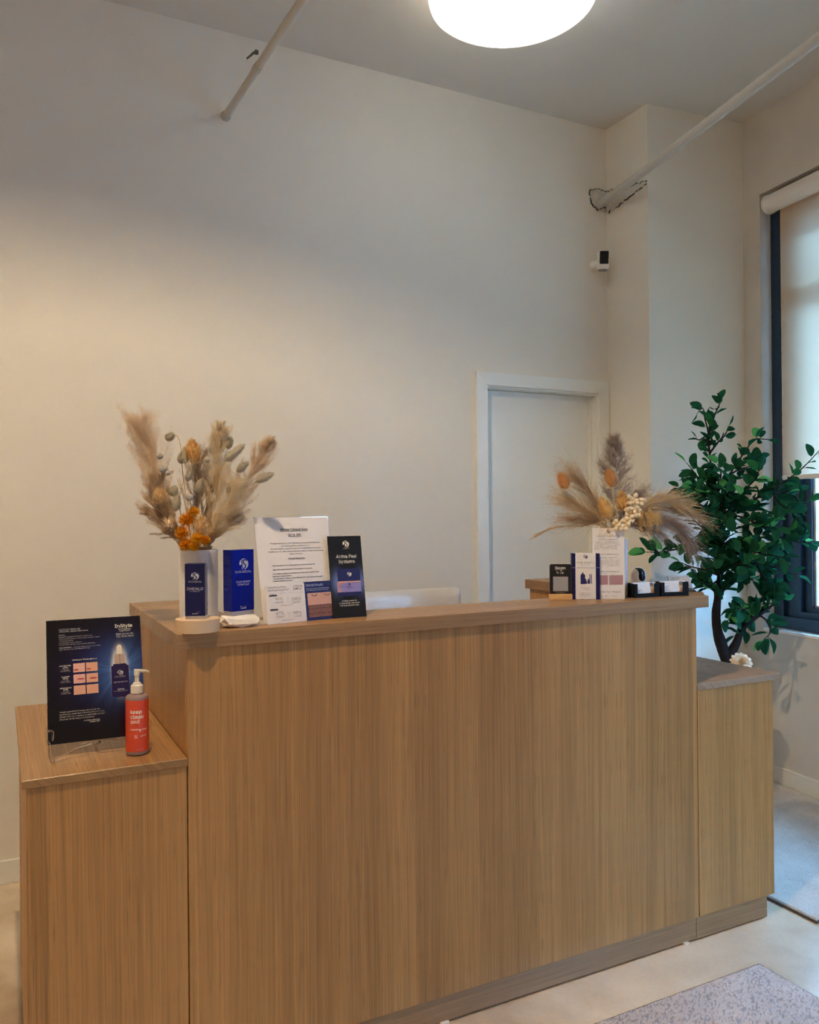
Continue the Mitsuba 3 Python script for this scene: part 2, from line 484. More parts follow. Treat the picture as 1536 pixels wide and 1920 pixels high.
# ------------------------------------------------------------------ roller blind
scene['blind_fabric'] = {'type': 'principledthin', 'base_color': {'type': 'rgb', 'value': C(238, 204, 168)}, 'roughness': 0.9, 'diff_trans': 0.8, 'spec_trans': 0.0}
BZ = -0.045
bl = trimesh.Trimesh([[0.205, 1.53, BZ], [1.90, 1.53, BZ], [1.90, 2.90, BZ], [0.205, 2.90, BZ]], [[0, 1, 2], [0, 2, 3]], process=False)
add('roller_blind__fabric', put(bl, RW), 'blind_fabric')
add('roller_blind__hem_bar', put(cbox(0.205, 1.90, 1.512, 1.535, BZ - 0.006, BZ + 0.006, 0.003), RW), 'white_satin')
rol = tube([(0.175, 2.902, -0.012), (1.93, 2.902, -0.012)], 0.046, 28)
add('roller_blind__roll', put(rol, RW), 'white_satin', 40)
end = tube([(0.163, 2.902, -0.012), (0.175, 2.902, -0.012)], 0.049, 28)
add('roller_blind__end_cap', put(end, RW), 'white_satin', 40)
lab('roller_blind', 'white translucent roller blind lowered over the upper window', 'blind')

# ------------------------------------------------------------------ reception desk
WM, HT, TH = 1.5887, 1.090, 0.036
add('reception_desk__front_panel', cbox(0.0, WM, 0.0, 0.019, 0.075, HT - TH, 0.0012), 'oak_upright')
add('reception_desk__side_panel', cbox(0.0, 0.019, 0.0195, 0.738, 0.075, HT - TH, 0.0012), 'oak_upright')
add('reception_desk__side_panel_001', cbox(WM - 0.019, WM, 0.0195, 0.83, 0.075, HT - TH, 0.0012), 'oak_upright')
add('reception_desk__inner_panel', cbox(0.135, 0.154, 0.175, 0.738, 0.075, HT - TH, 0.001), 'oak_upright')
add('reception_desk__inner_panel_001', cbox(1.534, 1.553, 0.175, 0.83, 0.075, HT - TH, 0.001), 'oak_upright')
add('reception_desk__inner_panel_002', cbox(0.0195, WM - 0.0195, 0.156, 0.174, 0.075, HT - TH, 0.001), 'oak_upright')
add('reception_desk__work_surface', cbox(0.155, 1.533, 0.175, 0.80, 0.715, 0.74, 0.0015), 'oak_along')
add('reception_desk__toe_kick', box(0.012, WM - 0.008, 0.0054, 0.02, 0.006, 0.0745), 'oak_along')
add('reception_desk__levelling_foot', cbox(0.655, 0.68, -0.003, 0.03, 0, 0.007, 0.001), 'white_satin')
add('reception_desk__levelling_foot_001', cbox(1.525, 1.545, -0.003, 0.03, 0, 0.007, 0.001), 'white_satin')
lab('reception_desk', 'tall oak veneer reception desk with a vertical-grain front panel', 'desk')

U = Polygon([(-0.024, -0.0092), (1.633, -0.0092), (1.640, 0.012), (1.712, 0.088), (1.712, 0.843), (1.520, 0.843), (1.520, 0.195), (0.166, 0.195), (0.166, 0.752), (-0.024, 0.752)])
m = bevel_extr(U, TH, 0.0015)
m.apply_translation((0, 0, HT - TH + 0.0003))
add('worktop', m, 'oak_along')
lab('worktop', 'thick oak slab topping the reception desk, holding flowers and brochures', 'worktop')

# the lower cabinets at both ends
HL, HR = 0.805, 0.8125
add('low_cabinet__front_panel', cbox(-0.336, -0.0022, 0.0, 0.019, 0.072, HL - 0.0185, 0.0015), 'oak_upright')
add('low_cabinet__side_panel', cbox(-0.336, -0.317, 0.0195, 0.745, 0.072, HL - 0.0185, 0.0012), 'oak_upright')
add('low_cabinet__back_panel', box(-0.316, -0.003, 0.727, 0.744, 0.072, HL - 0.0185), 'oak_upright')
add('low_cabinet__toe_kick', box(-0.31, -0.004, 0.03, 0.05, 0.0, 0.0718), 'oak_along')
tl = Polygon([(-0.3448, -0.005), (-0.0012, -0.005), (-0.0012, 0.754), (-0.3448, 0.754)])
m = bevel_extr(tl, 0.018, 0.002); m.apply_translation((0, 0, HL - 0.018))
add('low_cabinet__top', m, 'oak_across')
lab('low_cabinet', 'low oak cabinet at the left end of the reception desk, under the black poster', 'cabinet')
x0, x1 = WM + 0.0022, WM + 0.345
add('low_cabinet_001__front_panel', cbox(x0, x1, 0.0, 0.019, 0.075, HR - 0.0212, 0.0012), 'oak_upright')
add('low_cabinet_001__side_panel', cbox(x1 - 0.019, x1, 0.0195, 0.50, 0.075, HR - 0.0212, 0.0012), 'oak_upright')
add('low_cabinet_001__back_panel', box(x0, x1 - 0.0195, 0.48, 0.499, 0.075, HR - 0.0212), 'oak_upright')
add('low_cabinet_001__toe_kick', box(x0 - 0.008, x1 - 0.031, 0.0054, 0.45, 0.004, 0.0745), 'oak_along')
arc = [(x0 - 0.002 + 0.028 * (1 - math.cos(a)), -0.004 + 0.012 * (1 - math.sin(a))) for a in np.linspace(0, math.pi / 2, 7)]
tr = Polygon(arc + [(x1 + 0.0297, -0.004), (x1 + 0.0297, 0.515), (x0 - 0.002, 0.515)])
m = bevel_extr(tr, 0.0206, 0.0015); m.apply_translation((0, 0, HR - 0.0206))
add('low_cabinet_001__top', m, 'oak_grey')
lab('low_cabinet_001', 'narrow low oak cabinet at the right end of the desk, in front of the tree', 'cabinet')

# ------------------------------------------------------------------ computer behind the counter
rr = sbox(-0.325 + 0.025, 0.025, 0.325 - 0.025, 0.42 - 0.025).buffer(0.025, 8)
m = extr(rr, 0.006); m.apply_translation((0, 0, 0.0))
v0 = put(m, frame((0.772, 0.640, 0.676)))
bk = trimesh.Trimesh(np.vstack([np.c_[np.array(rr.exterior.coords)[:-1], np.zeros(len(rr.exterior.coords) - 1)],
                                np.c_[np.array(rr.buffer(-0.09).exterior.coords)[:-1], np.full(len(rr.buffer(-0.09).exterior.coords) - 1, 0.032)],
                                np.c_[np.array(rr.buffer(-0.03).exterior.coords)[:-1], np.full(len(rr.buffer(-0.03).exterior.coords) - 1, 0.016)]])).convex_hull
bk.apply_translation((0, 0, 0.0055))
add('computer_monitor__shell', [v0, put(bk, frame((0.772, 0.640, 0.676)))], 'aluminium', 30)
add('computer_monitor__screen', put(box(-0.315, 0.315, 0.01, 0.41, -0.004, 0.0), frame((0.772, 0.640, 0.676))), 'black_glass')
add('computer_monitor__stand', [cbox(0.672, 0.872, 0.52, 0.70, 0.7405, 0.748, 0.002), cbox(0.692, 0.852, 0.60, 0.612, 0.746, 0.88, 0.002)], 'aluminium')
lab('computer_monitor', 'silver back of a desktop monitor rising behind the counter', 'monitor')

# ------------------------------------------------------------------ rugs
def rug_mesh(poly_pts, h, cell, amp, sd):
    P = Polygon(poly_pts)
    x0, y0, x1, y1 = P.bounds
    nx, ny = int((x1 - x0) / cell), int((y1 - y0) / cell)
    X, Y = np.meshgrid(np.linspace(x0, x1, nx + 1), np.linspace(y0, y1, ny + 1), indexing='ij')
    q = np.stack([X, Y, X * 0], -1)
    u = (X * 0.8 + Y * 0.6) / 0.009
    w = (-X * 0.6 + Y * 0.8) / 0.0042
    Z = h + amp * (meshkit.noise(np.stack([u, w, X * 0], -1), sd) - 0.5) + 0.3 * amp * (meshkit.noise(q * 400, sd + 1) - 0.5)
    edge = np.minimum.reduce([X - x0, x1 - X, Y - y0, y1 - Y])
    Z = np.where(edge < 0.003, 0.001, Z)
    i, j = np.meshgrid(np.arange(nx), np.arange(ny), indexing='ij')
    a = (i * (ny + 1) + j).ravel()
    f = np.vstack([np.c_[a, a + ny + 1, a + ny + 2], np.c_[a, a + ny + 2, a + 1]])
    return trimesh.Trimesh(np.c_[X.ravel(), Y.ravel(), Z.ravel()], f, process=False)


def rug_col(lo, hi, k, loop):
    a, b = mi.Color3f(C(*lo)), mi.Color3f(C(*hi))

    def fn(p, n, uv):
        u, w = (p.x * 0.8 + p.y * 0.6) / 0.009, (-p.x * 0.6 + p.y * 0.8) / 0.0042
        t = loop * smoothstep(0.0, 0.6, noise(u, w)) + 0.22 * noise(u * 2.3, w * 1.9) + 0.35 * fbm(p.x * k, p.y * k) + 0.3 - 0.7 * loop
        return a * (1 - t) + b * t
    return mikit.proc(fn)


mat('rug_lilac', rug_col((134, 126, 130), (228, 218, 216), 12, 0.45), 0.95, spec=0.1)
mat('rug_grey', rug_col((150, 144, 140), (224, 218, 212), 9, 0.12), 0.95, spec=0.1)
mat('rug_binding', C(82, 76, 76), 0.9)
m = rug_mesh([(0.2, -1.3), (1.634, -1.3), (1.634, -0.19), (0.2, -0.19)], 0.011, 0.0030, 0.004, 3)
add('rug__pile', m, 'rug_lilac', True)
mat('rug_edge', C(150, 140, 142), 0.9)
add('rug__binding', [cbox(1.633, 1.637, -1.3, -0.189, 0, 0.008, 0.0015), cbox(0.2, 1.6335, -0.1905, -0.187, 0, 0.008, 0.0015)], 'rug_edge')
lab('rug', 'grey lilac looped rug on the floor in front of the desk', 'rug')
m = rug_mesh([(2.012, -0.097), (2.93, -0.097), (2.93, 1.09), (2.012, 1.09)], 0.010, 0.007, 0.003, 8)
wall_x = 3.104 - 0.12 * (1.116 - m.vertices[:, 1]) - 0.022          # its far edge runs along the skirting
m.vertices = np.c_[2.012 + (m.vertices[:, 0] - 2.012) * (wall_x - 2.012) / (2.93 - 2.012), m.vertices[:, 1:]]
add('rug_001__pile', m, 'rug_grey', True)
add('rug_001__binding', [cbox(2.0075, 2.0135, -0.10, 1.09, 0, 0.0085, 0.002), cbox(2.008, 2.93, -0.1015, -0.096, 0, 0.0085, 0.002)], 'rug_binding')
lab('rug_001', 'pale grey rug with dark bound edge between the right cabinet and window wall', 'rug')

# ------------------------------------------------------------------ printed matter
def lines(rows, x, w, z=0.00015, bar=False):
    """Rows of small type: (text, y, height, align, bold)."""
    out = []
    for r in rows:
        s, y, h = r[:3]
        al = r[3] if len(r) > 3 else 'c'
        bd = r[4] if len(r) > 4 else False
        xx = {'c': x + w / 2, 'l': x, 'r': x + w}[al]
        out.append(text(s, xx, y, h, al, bd, z=z))
    return out


# --- black poster on its acrylic easel, on the left cabinet
PW, PH = 0.2162, 0.2918
F = frame((-0.2867, 0.1444, 0.835), -1.5, 20.4)


def aurora(p, n, uv):
    x, y = uv.x - 0.755, (uv.y - 0.545) * 1.35
    r = dr.sqrt(x * x * 1.2 + y * y)
    ang = dr.atan2(y, x)
    ray = 0.55 + 0.9 * noise(ang * 3.2 + 7, r * 2.5) * noise(ang * 9 + 3, 2.0)
    ex, ey = dr.abs(x) / 0.085, dr.abs(y) / 0.255
    near = dr.exp(-dr.square(dr.maximum(dr.sqrt(ex * ex + ey * ey) - 0.75, 0)) * 9)
    mid = dr.exp(-r * r * 16) * ray
    far = dr.exp(-(x * x * 6.0 + y * y * 9)) * 0.9
    c = mi.Color3f(C(20, 13, 14)) + mi.Color3f(C(44, 34, 128)) * far * 0.8 + mi.Color3f(C(70, 140, 200)) * mid * 0.75 + mi.Color3f(C(236, 232, 214)) * near * 0.7
    return dr.minimum(c, 0.85)


mat('poster_print', mikit.proc(aurora), 0.16, spec=0.5)
LIFT = trimesh.transformations.translation_matrix((0, 0, 0.0005))
m, uv = quad_uv(PW, PH, 0.0005)
add('poster__sheet', put(box(0, PW, 0, PH, -0.0007, 0.0), F), 'paper')
add('poster__print', put(m, F), 'poster_print', uv=uv)
S = PW / 0.2162
t = [text('ACTIVE SERUM', 0.028, 0.2655, 0.0042, 'l', sx=1.1), text('AGE-DEFYING, CLEARING, BRIGHTENING', 0.028, 0.2615, 0.0023, 'l', True)]
rows = ['Benefits:', 'Reduces the appearance of fine lines and wrinkles', 'Diminishes the appearance of uneven skin tone and blemishes', 'Smooths and refines', 'Controls appearance of oily pores', 'Provides fresh, rapid and long-term noticeable results']
t += [text(s, 0.028, 0.2535 - 0.0048 * i, 0.0023, 'l') for i, s in enumerate(rows)]
t += [text('Key Ingredients:', 0.028, 0.2225, 0.0026, 'l', True), text('Arbutin and Mushroom Extract, Licorice Root,', 0.060, 0.2225, 0.0021, 'l'), text('Botanical Extracts, Kojic, White Willow Bark Extract', 0.028, 0.2180, 0.0021, 'l')]
add('poster__lettering', [put(x, F @ LIFT) for x in t], 'ink_silver')
t = [text('InStyle', 0.176, 0.2645, 0.0082, 'c', True, sx=1.1), text('Best Beauty Buys', 0.178, 0.2590, 0.0026, 'c', True), text('Award Winner!', 0.178, 0.2545, 0.0026, 'c', True),
     text('Best Serum for', 0.178, 0.2462, 0.0044, 'c', False, 0.3), text('Oily Skin 2021', 0.178, 0.2400, 0.0044, 'c', False, 0.3)]
t += [text('CLINICALLY PROVEN RESULTS', 0.0835, 0.1905, 0.0027, 'c', True)]
for i, (a, b) in enumerate((('AGE-DEFYING', '65%'), ('CLEARING', '94%'), ('BRIGHTENING', '57%'))):
    y = 0.1785 - 0.0265 * i
    t += [text(a, 0.0405, y, 0.0026, 'c', True), text(b, 0.0405, y - 0.0050, 0.0038, 'c', True), text('saw reduction in', 0.0405, y - 0.009, 0.0017), text('fine lines & wrinkles', 0.0405, y - 0.0125, 0.0017)]
q = ['"It has a cult following for good reason. Its all-star', 'ingredient list of botanically-derived Arbutin, Lactic, and', 'Salicylic Acids works wonders for addressing a variety of', 'skin issues like fine lines, acne, and texture.']
t += [text(s, 0.0255, 0.0700 - 0.0056 * i, 0.0027, 'l', False, 0.3) for i, s in enumerate(q)]
t += [text('Dr. Amanda Esquivaron', 0.113, 0.0460, 0.0023, 'r', True, 0.2), text('as told to ISCL', 0.113, 0.0420, 0.0023, 'r', True, 0.2), text('MKT0034', 0.204, 0.0215, 0.0018, 'r')]
add('poster__lettering_001', [put(x, F @ LIFT) for x in t], 'ink_white')
# the three rows of small before and after pictures
k = 0
for i in range(3):
    for j in range(2):
        X, Y = 0.058 + 0.0285 * j, 0.162 - 0.0265 * i
        kk = nm('poster__photo', k)
        add(kk, put(rect(X, Y, X + 0.0262, Y + 0.0215, 0.0006), F), 'skin_pink' if i < 2 and j == 0 else 'skin_tan')
        if i < 2:
            lip = Point(0, 0).buffer(1, 12)
            from shapely import affinity
            lp = affinity.translate(affinity.scale(lip, 0.0055 + 0.003 * i, 0.0022), X + (0.006 if i == 0 else 0.016), Y + (0.006 if i == 0 else 0.010))
            lp = lp.intersection(sbox(X, Y, X + 0.0262, Y + 0.0215))
            add(kk + '__lips', put(flat(lp, 0.00085, 0.0001), F), 'lip_red')
        k += 1
# the pictured dropper bottle
body = unary_union([sbox(0.1455, 0.098, 0.1815, 0.168).buffer(0.0), sbox(0.150, 0.096, 0.177, 0.1725)]).buffer(0.003, 8).buffer(-0.001)
mat('poster_bottle', C(40, 28, 78), 0.2)
mat('poster_cap', C(186, 168, 164), 0.3)
mat('poster_cap_dark', C(120, 104, 104), 0.3)
add('poster__bottle_picture', put(flat(body, 0.0006), F), 'poster_bottle')
add('poster__cap_picture', put(rect(0.1515, 0.175, 0.1755, 0.1985, 0.0006), F), 'poster_cap')
add('poster__cap_picture_001', put(rect(0.1635, 0.175, 0.1645, 0.1985, 0.0008), F), 'poster_cap_dark')
bulb = unary_union([sbox(0.1575, 0.1985, 0.1695, 0.216), Point(0.1635, 0.216).buffer(0.006)])
add('poster__bulb_picture', put(flat(bulb, 0.0006), F), 'cream_plastic')
t = [emblem(0.1635, 0.1525, 0.0070, 0.0009), text('IS CLINICAL', 0.1635, 0.1415, 0.0030, z=0.0009), text('ACTIVE SERUM', 0.1635, 0.1285, 0.0030, z=0.0009), rect(0.156, 0.1115, 0.171, 0.1135, 0.0009), text('BOTANICAL SERUM', 0.1635, 0.1070, 0.0023, z=0.0009)]
add('poster__bottle_lettering', [put(x, F) for x in t], 'ink_silver')
lab('poster', 'glossy black and blue serum poster leaning on a clear easel', 'poster')

ez = [spline([(-0.2800, 0.105, 0.8065), (-0.2835, 0.118, 0.822), (-0.2835, 0.128, 0.840), (-0.2900, 0.138, 0.848), (-0.2930, 0.132, 0.862), (-0.2860, 0.128, 0.872), (-0.2770, 0.122, 0.868), (-0.2790, 0.123, 0.850)], 26)]
off = np.array([0.215, 0, 0])
base = spline([(-0.276, 0.100, 0.8070), (-0.262, 0.108, 0.8155), (-0.235, 0.118, 0.826), (-0.205, 0.124, 0.832), (-0.175, 0.126, 0.834), (-0.140, 0.124, 0.832), (-0.110, 0.116, 0.824), (-0.082, 0.104, 0.812), (-0.066, 0.098, 0.8072)], 30)
back1 = spline([(-0.176, 0.128, 0.833), (-0.180, 0.150, 0.824), (-0.176, 0.20, 0.8070)], 12)
rest = spline([(-0.215, 0.148, 0.829), (-0.175, 0.150, 0.8315), (-0.135, 0.148, 0.829)], 12)
ladd = [(-0.176, 0.128, 0.833), (-0.174, 0.235, 1.04)]
es = [tube(ez[0], 0.0021, 8), tube(ez[0] + off, 0.0021, 8), tube(base, 0.0026, 8), tube(back1, 0.0026, 8), tube(rest, 0.0022, 8)]
add('poster_easel', es, 'clear_acrylic', True)
lab('poster_easel', 'clear acrylic easel with curled hooks standing under the black poster', 'easel')

# --- coral soap pump bottle
BX, BY = -0.098, 0.088
scene['tinted_clear'] = {'type': 'principled', 'base_color': {'type': 'rgb', 'value': C(150, 128, 128)}, 'roughness': 0.12, 'specular': 0.6}
pr = [(0.0001, 0.805), (0.022, 0.805), (0.0252, 0.8075), (0.0258, 0.812), (0.0258, 0.9345), (0.0250, 0.9395), (0.0215, 0.9430), (0.0150, 0.9445), (0.0150, 0.9475), (0.0001, 0.9475)]
add('pump_bottle__body', lathe(pr, 48, (BX, BY, 0)), 'tinted_clear', 40)
add('pump_bottle__label', lathe([(0.0258, 0.8150), (0.0261, 0.8152), (0.0261, 0.9330), (0.0258, 0.9332)], 64, (BX, BY, 0)), 'coral_label', 40)
pr = [(0.0001, 0.9470), (0.0143, 0.9470), (0.0145, 0.9480), (0.0138, 0.9640), (0.0125, 0.9655), (0.0095, 0.9670), (0.0092, 0.9700), (0.0055, 0.9715), (0.0050, 0.9870), (0.0001, 0.9870)]
add('pump_bottle__collar', lathe(pr, 40, (BX, BY, 0)), 'cream_plastic', 35)
hd = [lathe([(0.0001, 0.9865), (0.0062, 0.9865), (0.0066, 0.9900), (0.0066, 0.9985), (0.0058, 1.0005), (0.0001, 1.0012)], 24, (BX, BY, 0)),
      tube([(BX - 0.006, BY - 0.001, 0.9985), (BX + 0.006, BY, 0.9972), (BX + 0.020, BY + 0.003, 0.9950), (BX + 0.0262, BY + 0.0045, 0.9925), (BX + 0.0275, BY + 0.0048, 0.9895)], [0.0046, 0.0044, 0.0036, 0.0030, 0.0024], 12)]
add('pump_bottle__pump_head', hd, 'cream_plastic', 40)


def wrap(mesh, cx, cy, r, deg):
    """Bends flat lettering (local x, y, z) round an upright cylinder; x = 0 faces direction deg."""
    v = mesh.vertices
    m = mesh.copy()
    a = math.radians(deg) + v[:, 0] / r
    R = r + v[:, 2]
    m.vertices = np.c_[cx + R * np.cos(a), cy + R * np.sin(a), v[:, 1]]
    return m


FD = -98.0
t = [text('keep', -0.0185, 0.9035, 0.0085, 'l', True), text('clean', -0.0185, 0.8920, 0.0085, 'l', True), text('and', -0.0185, 0.8810, 0.0085, 'l', True), text('GENTLE HAND SOAP', 0.0, 0.8195, 0.0016)]
t += [text('EVEREST', 0.0035, 0.8495, 0.0030, 'l', sx=0.85)]
for a in range(4):
    cx, cy = -0.0065 + 0.0024 * math.cos(a * math.pi / 2 + 0.78), 0.8505 + 0.0024 * math.sin(a * math.pi / 2 + 0.78)
    p = Point(cx, cy).buffer(0.0021, 8)
    t.append(flat(p.difference(p.buffer(-0.00055))))
def script(strokes, x, y, h, w=0.07):
    """Pen strokes as a thin ribbon."""
    return [flat(unary_union([LineString(spline([(x + a * h, y + b * h) for a, b in s], 30)).buffer(w * h, 3) for s in strokes]))]


carry = [[(0.5, .42), (.2, .5), (0, .2), (.2, 0), (.6, .12), (.9, .45), (1.15, .4), (.95, .05), (1.2, .05), (1.5, .42), (1.6, .05), (1.85, .45), (2.05, .40), (2.1, .02), (2.35, .42), (2.6, .42), (2.6, .02), (2.9, .40), (3.1, .05), (3.4, .05), (3.6, .45), (3.4, -.5), (3.1, -.6), (3.4, -.1), (3.9, .2)],
         [(4.5, .4), (4.3, .2), (4.5, .02), (4.7, .22), (4.5, .42), (4.9, .36), (5.1, .4), (5.12, .02), (5.4, .4), (5.6, .36), (5.62, .04), (6.0, .2)]]
t += script(carry, -0.018, 0.8650, 0.0062, 0.065)
from trimesh import remesh
add('pump_bottle__lettering', [wrap(x, BX, BY, 0.02615, FD + 7) for x in t], 'ink_white')
lab('pump_bottle', 'coral soap bottle with white pump reading keep clean and carry on', 'soap bottle')

# --- plinth, stone and the two blue boxes
mm = bevel_extr(Point(0.029, 0.020).buffer(0.0505, 24), 0.030, 0.0012)
mm.apply_translation((0, 0, HT + 0.0003))
add('display_plinth', mm, 'plinth_beige', 30)
lab('display_plinth', 'round beige wooden plinth under the small navy box', 'plinth')


def carton(key, F, w, h, d, front, side, band_h):
    """A folded carton standing on F's base line, face forward: sleeve and bottom band."""
    add(key + '__sleeve', put(cbox(0, w, band_h, h, -d, 0, 0.0006), F), front)
    add(key + '__band', put(cbox(0.0003, w - 0.0003, 0, band_h - 0.0002, -d + 0.0003, -0.0003, 0.0005), F), side)


Fn = frame((-0.0015, 0.0106, HT + 0.0305), -22.3)
carton('navy_box', Fn, 0.0457, 0.1275, 0.036, 'navy_card', 'silver_foil', 0.0075)
t = [emblem(0.0229, 0.0990, 0.0090), text('IS CLINICAL', 0.0229, 0.0845, 0.0036), text('SHEALD', 0.0229, 0.0668, 0.0062, sx=1.15), text('RECOVERY BALM', 0.0229, 0.0630, 0.0019), rect(0.016, 0.0118, 0.030, 0.0130), text('60 g e 2 oz.', 0.0300, 0.0155, 0.0013)]
add('navy_box__lettering', [put(x, Fn) for x in t], 'ink_silver')
lab('navy_box', 'small navy skincare box on the round plinth in front of the left vase', 'box')

Fb = frame((0.1160, 0.0430, HT + 0.0262), 22.0)
carton('blue_box', Fb, 0.0665, 0.1590, 0.0345, 'blue_foil', 'silver_foil', 0.011)
t = [emblem(0.0355, 0.124, 0.0135), text('IS CLINICAL', 0.0340, 0.1030, 0.0052, sx=1.1), text('CLEANSING', 0.0340, 0.0790, 0.0046, sx=1.15), text('COMPLEX', 0.0340, 0.0720, 0.0046, sx=1.15), rect(0.0255, 0.0158, 0.0425, 0.0176), text('180 ml e 6 fl. oz.', 0.0340, 0.0200, 0.0018)]
add('blue_box__lettering', [put(x, Fb) for x in t], 'ink_silver')
Fs = frame((0.1160 - 0.0345 * math.sin(math.radians(22)), 0.0430 + 0.0345 * math.cos(math.radians(22)), HT + 0.0262), -68.0)
side = ['Discover the amazing', 'power of the natural', 'cleansing complex gel', 'formulated to gently', 'and deeply clean skin', '', 'Directions for use', 'Apply small amount to', 'the face and neck then', 'rinse with warm water', '', 'Ingredients: Water', 'Cocamidopropyl Betaine', 'Sucrose, Methyl Gluceth', 'Salix Alba (Willow) Bark', 'Saccharum Officinarum', '', 'Keep out of reach', 'of children.']
mat('ink_blue', C(70, 78, 150), 0.5)
add('blue_box__lettering_001', [put(text(s, 0.004, 0.142 - 0.0045 * i, 0.0019, 'l'), Fs) for i, s in enumerate(side) if s], 'ink_blue')
lab('blue_box', 'shiny cobalt blue cleanser box standing on the white stone', 'box')

sr_ = np.random.default_rng(21)
q = sr_.normal(size=(46, 3)); q /= (np.abs(q) ** 7).sum(1, keepdims=True) ** (1 / 7)
g = trimesh.Trimesh(q * [0.0485, 0.034, 0.0132] * sr_.uniform(0.9, 1.06, (46, 1))).convex_hull
for _ in range(4):
    g = g.subdivide()
v = g.vertices.copy()
v *= 1 + 0.10 * (meshkit.fbm(v * 150, 3, 4) - 0.5)[:, None]
v[:, 2] = np.clip(v[:, 2], -0.0128, 0.0126)
g.vertices = v
g.apply_transform(trimesh.transformations.rotation_matrix(math.radians(6), (0, 0, 1)))
g.apply_translation((0.1345, 0.0545, HT + 0.0132))
mat('white_stone', paint((240, 234, 224), 0.05, 40), 0.8, spec=0.2)
add('stone_block', g, 'white_stone', 12)
lab('stone_block', 'rough white stone block under the cobalt blue box', 'stone')

# --- acrylic sign holder with the sale sheet
Fg = frame((0.1953, 0.0494, HT + 0.0035), 8.7, 11.1)
SW, SH = 0.2111, 0.2640
add('sign_holder', [put(cbox(-0.002, SW + 0.002, -0.002, SH + 0.002, -0.0030, -0.0012, 0.0004), Fg),
                     put(cbox(-0.002, SW + 0.002, 0.0, 0.0022, 0.002, 0.075, 0.0004), frame((0.1953 - 0.0105, 0.118, HT + 0.0005), 8.7))], 'thin_acrylic')
lab('sign_holder', 'clear acrylic stand that holds the white sale sheet', 'sign holder')
add('sale_sheet__paper', put(box(0, SW, 0, SH, -0.0009, -0.0002), Fg), 'paper')
def U_(s, x, y, h, **k):
    m = text(s, x, y, h, z=0.0, **k)
    a, b = m.bounds[0][0], m.bounds[1][0]
    return [m, rect(a, y - 0.28 * h, b, y - 0.16 * h, 0.0)]


t = U_('Winter Clinical Sale', 0.1085, 0.2290, 0.0062, bold=True) + U_('25 % Off', 0.1085, 0.2145, 0.0062, bold=True) + U_('Not Available Online', 0.1085, 0.1555, 0.0036, bold=True)
para = ['The Extra Strength Active Peel Brightening System is a powerful two-step', 'treatment designed to improve the look of', 'dark spots, fine lines, and uneven texture. It combines professional grade', 'exfoliation with skin-rejuvenating ingredients to create a smoother, brighter, more', 'radiant complexion.']
t += [text(s, 0.1085, 0.1955 - 0.0070 * i, 0.0030, z=0.0) for i, s in enumerate(para)]
bul = ['- Noticeably helps the look of fine lines, elasticity, texture and overall radiance', '', '- Helps Azelaic Acid and Smoothies Help improve the skin’s appearance', '', '- Our exclusive Extremozyme Technology protects against environmental stress and', 'aggressors for everyday defense.', '- Next level Barrier Protection + Hydration with Sodium PCA, Sodium Lactate, Glycerin and', 'Opuntia Coccinellifera Fruit Extract', '', '- Tripeptide-1 Copper Tripeptide-1, Vitamin C, Kojic and White Mushroom help the skin', 'look firmer and smoother', '', '- Antioxidant and additional environmental protection with Birch, Sugar and Nasturtium']
yy = 0.1390
for s in bul:
    if s:
        t.append(text(s.replace('’', "'"), 0.036, yy, 0.0026, 'l', True, z=0.0, sx=0.93))
        yy -= 0.0062
    else:
        yy -= 0.0040
add('sale_sheet__lettering', [put(x, Fg) for x in t], 'ink')
lab('sale_sheet', 'white letter sheet headed Winter Clinical Sale 25 % Off', 'sign')

# --- leaflet with a white and a blue leaf in front of the sheet
Fw = frame((0.2020, 0.0370, HT + 0.0008), 10.0, 8.4)
w, h = 0.1100, 0.0963
add('leaflet__white_leaf', put(box(0, w, 0, h, -0.0006, 0), Fw), 'paper')
t = [text('Extra Strength Active', 0.007, 0.0875, 0.0046, 'l', sx=0.82), text('Peel Brightening System', 0.007, 0.0805, 0.0046, 'l', sx=0.82)]
for x, y, s in ((0.036, 0.0570, '96%'), (0.084, 0.0545, '100%'), (0.036, 0.0215, '87%'), (0.084, 0.0200, '90%')):
    t += [text(s, x, y, 0.0072), text('reported improvement in', x, y - 0.0045, 0.0015), text('skin texture and look', x, y - 0.0072, 0.0015)]
t += [rect(0.008, 0.0745, 0.104, 0.0748), text('of subjects after one application', 0.056, 0.0430, 0.0016), rect(0.060, 0.048, 0.0602, 0.066), rect(0.060, 0.012, 0.0602, 0.030), text('Results based on clinical survey of use', 0.056, 0.006, 0.0015)]
add('leaflet__lettering', [put(x, Fw) for x in t], 'ink_grey')
t = [rect(0.010, 0.0675, 0.0310, 0.0715), rect(0.010, 0.0325, 0.0310, 0.0365)]
for a, b in (((0.078, 0.085), (0.103, 0.0895)),):
    o = Polygon([(0.078, 0.0805), (0.098, 0.0795), (0.103, 0.0825), (0.103, 0.0905), (0.082, 0.0915), (0.078, 0.0885)])
    t.append(flat(o.difference(o.buffer(-0.0007))))
    t += [rect(0.078, 0.0878, 0.098, 0.0884), rect(0.0977, 0.0797, 0.0983, 0.088), rect(0.083, 0.0830, 0.093, 0.0850)]
add('leaflet__bars', [put(x, Fw) for x in t], 'ink')
Fl = frame((0.3095, 0.0565, HT + 0.0008), 9.6, 9.0)
w, h = 0.0823, 0.0982
add('leaflet__blue_leaf', put(box(0, w, 0, h, -0.0006, 0), Fl), 'ink_navy')
t = [text('Clinical Results', 0.005, 0.0865, 0.0062, 'l', sx=0.85), text('73%', 0.006, 0.0745, 0.0068, 'l', sx=0.85), text('of subjects reported improved skin tone', 0.023, 0.0795, 0.0020, 'l', True), text('after just one peel treatment at home', 0.023, 0.0750, 0.0020, 'l', True)]
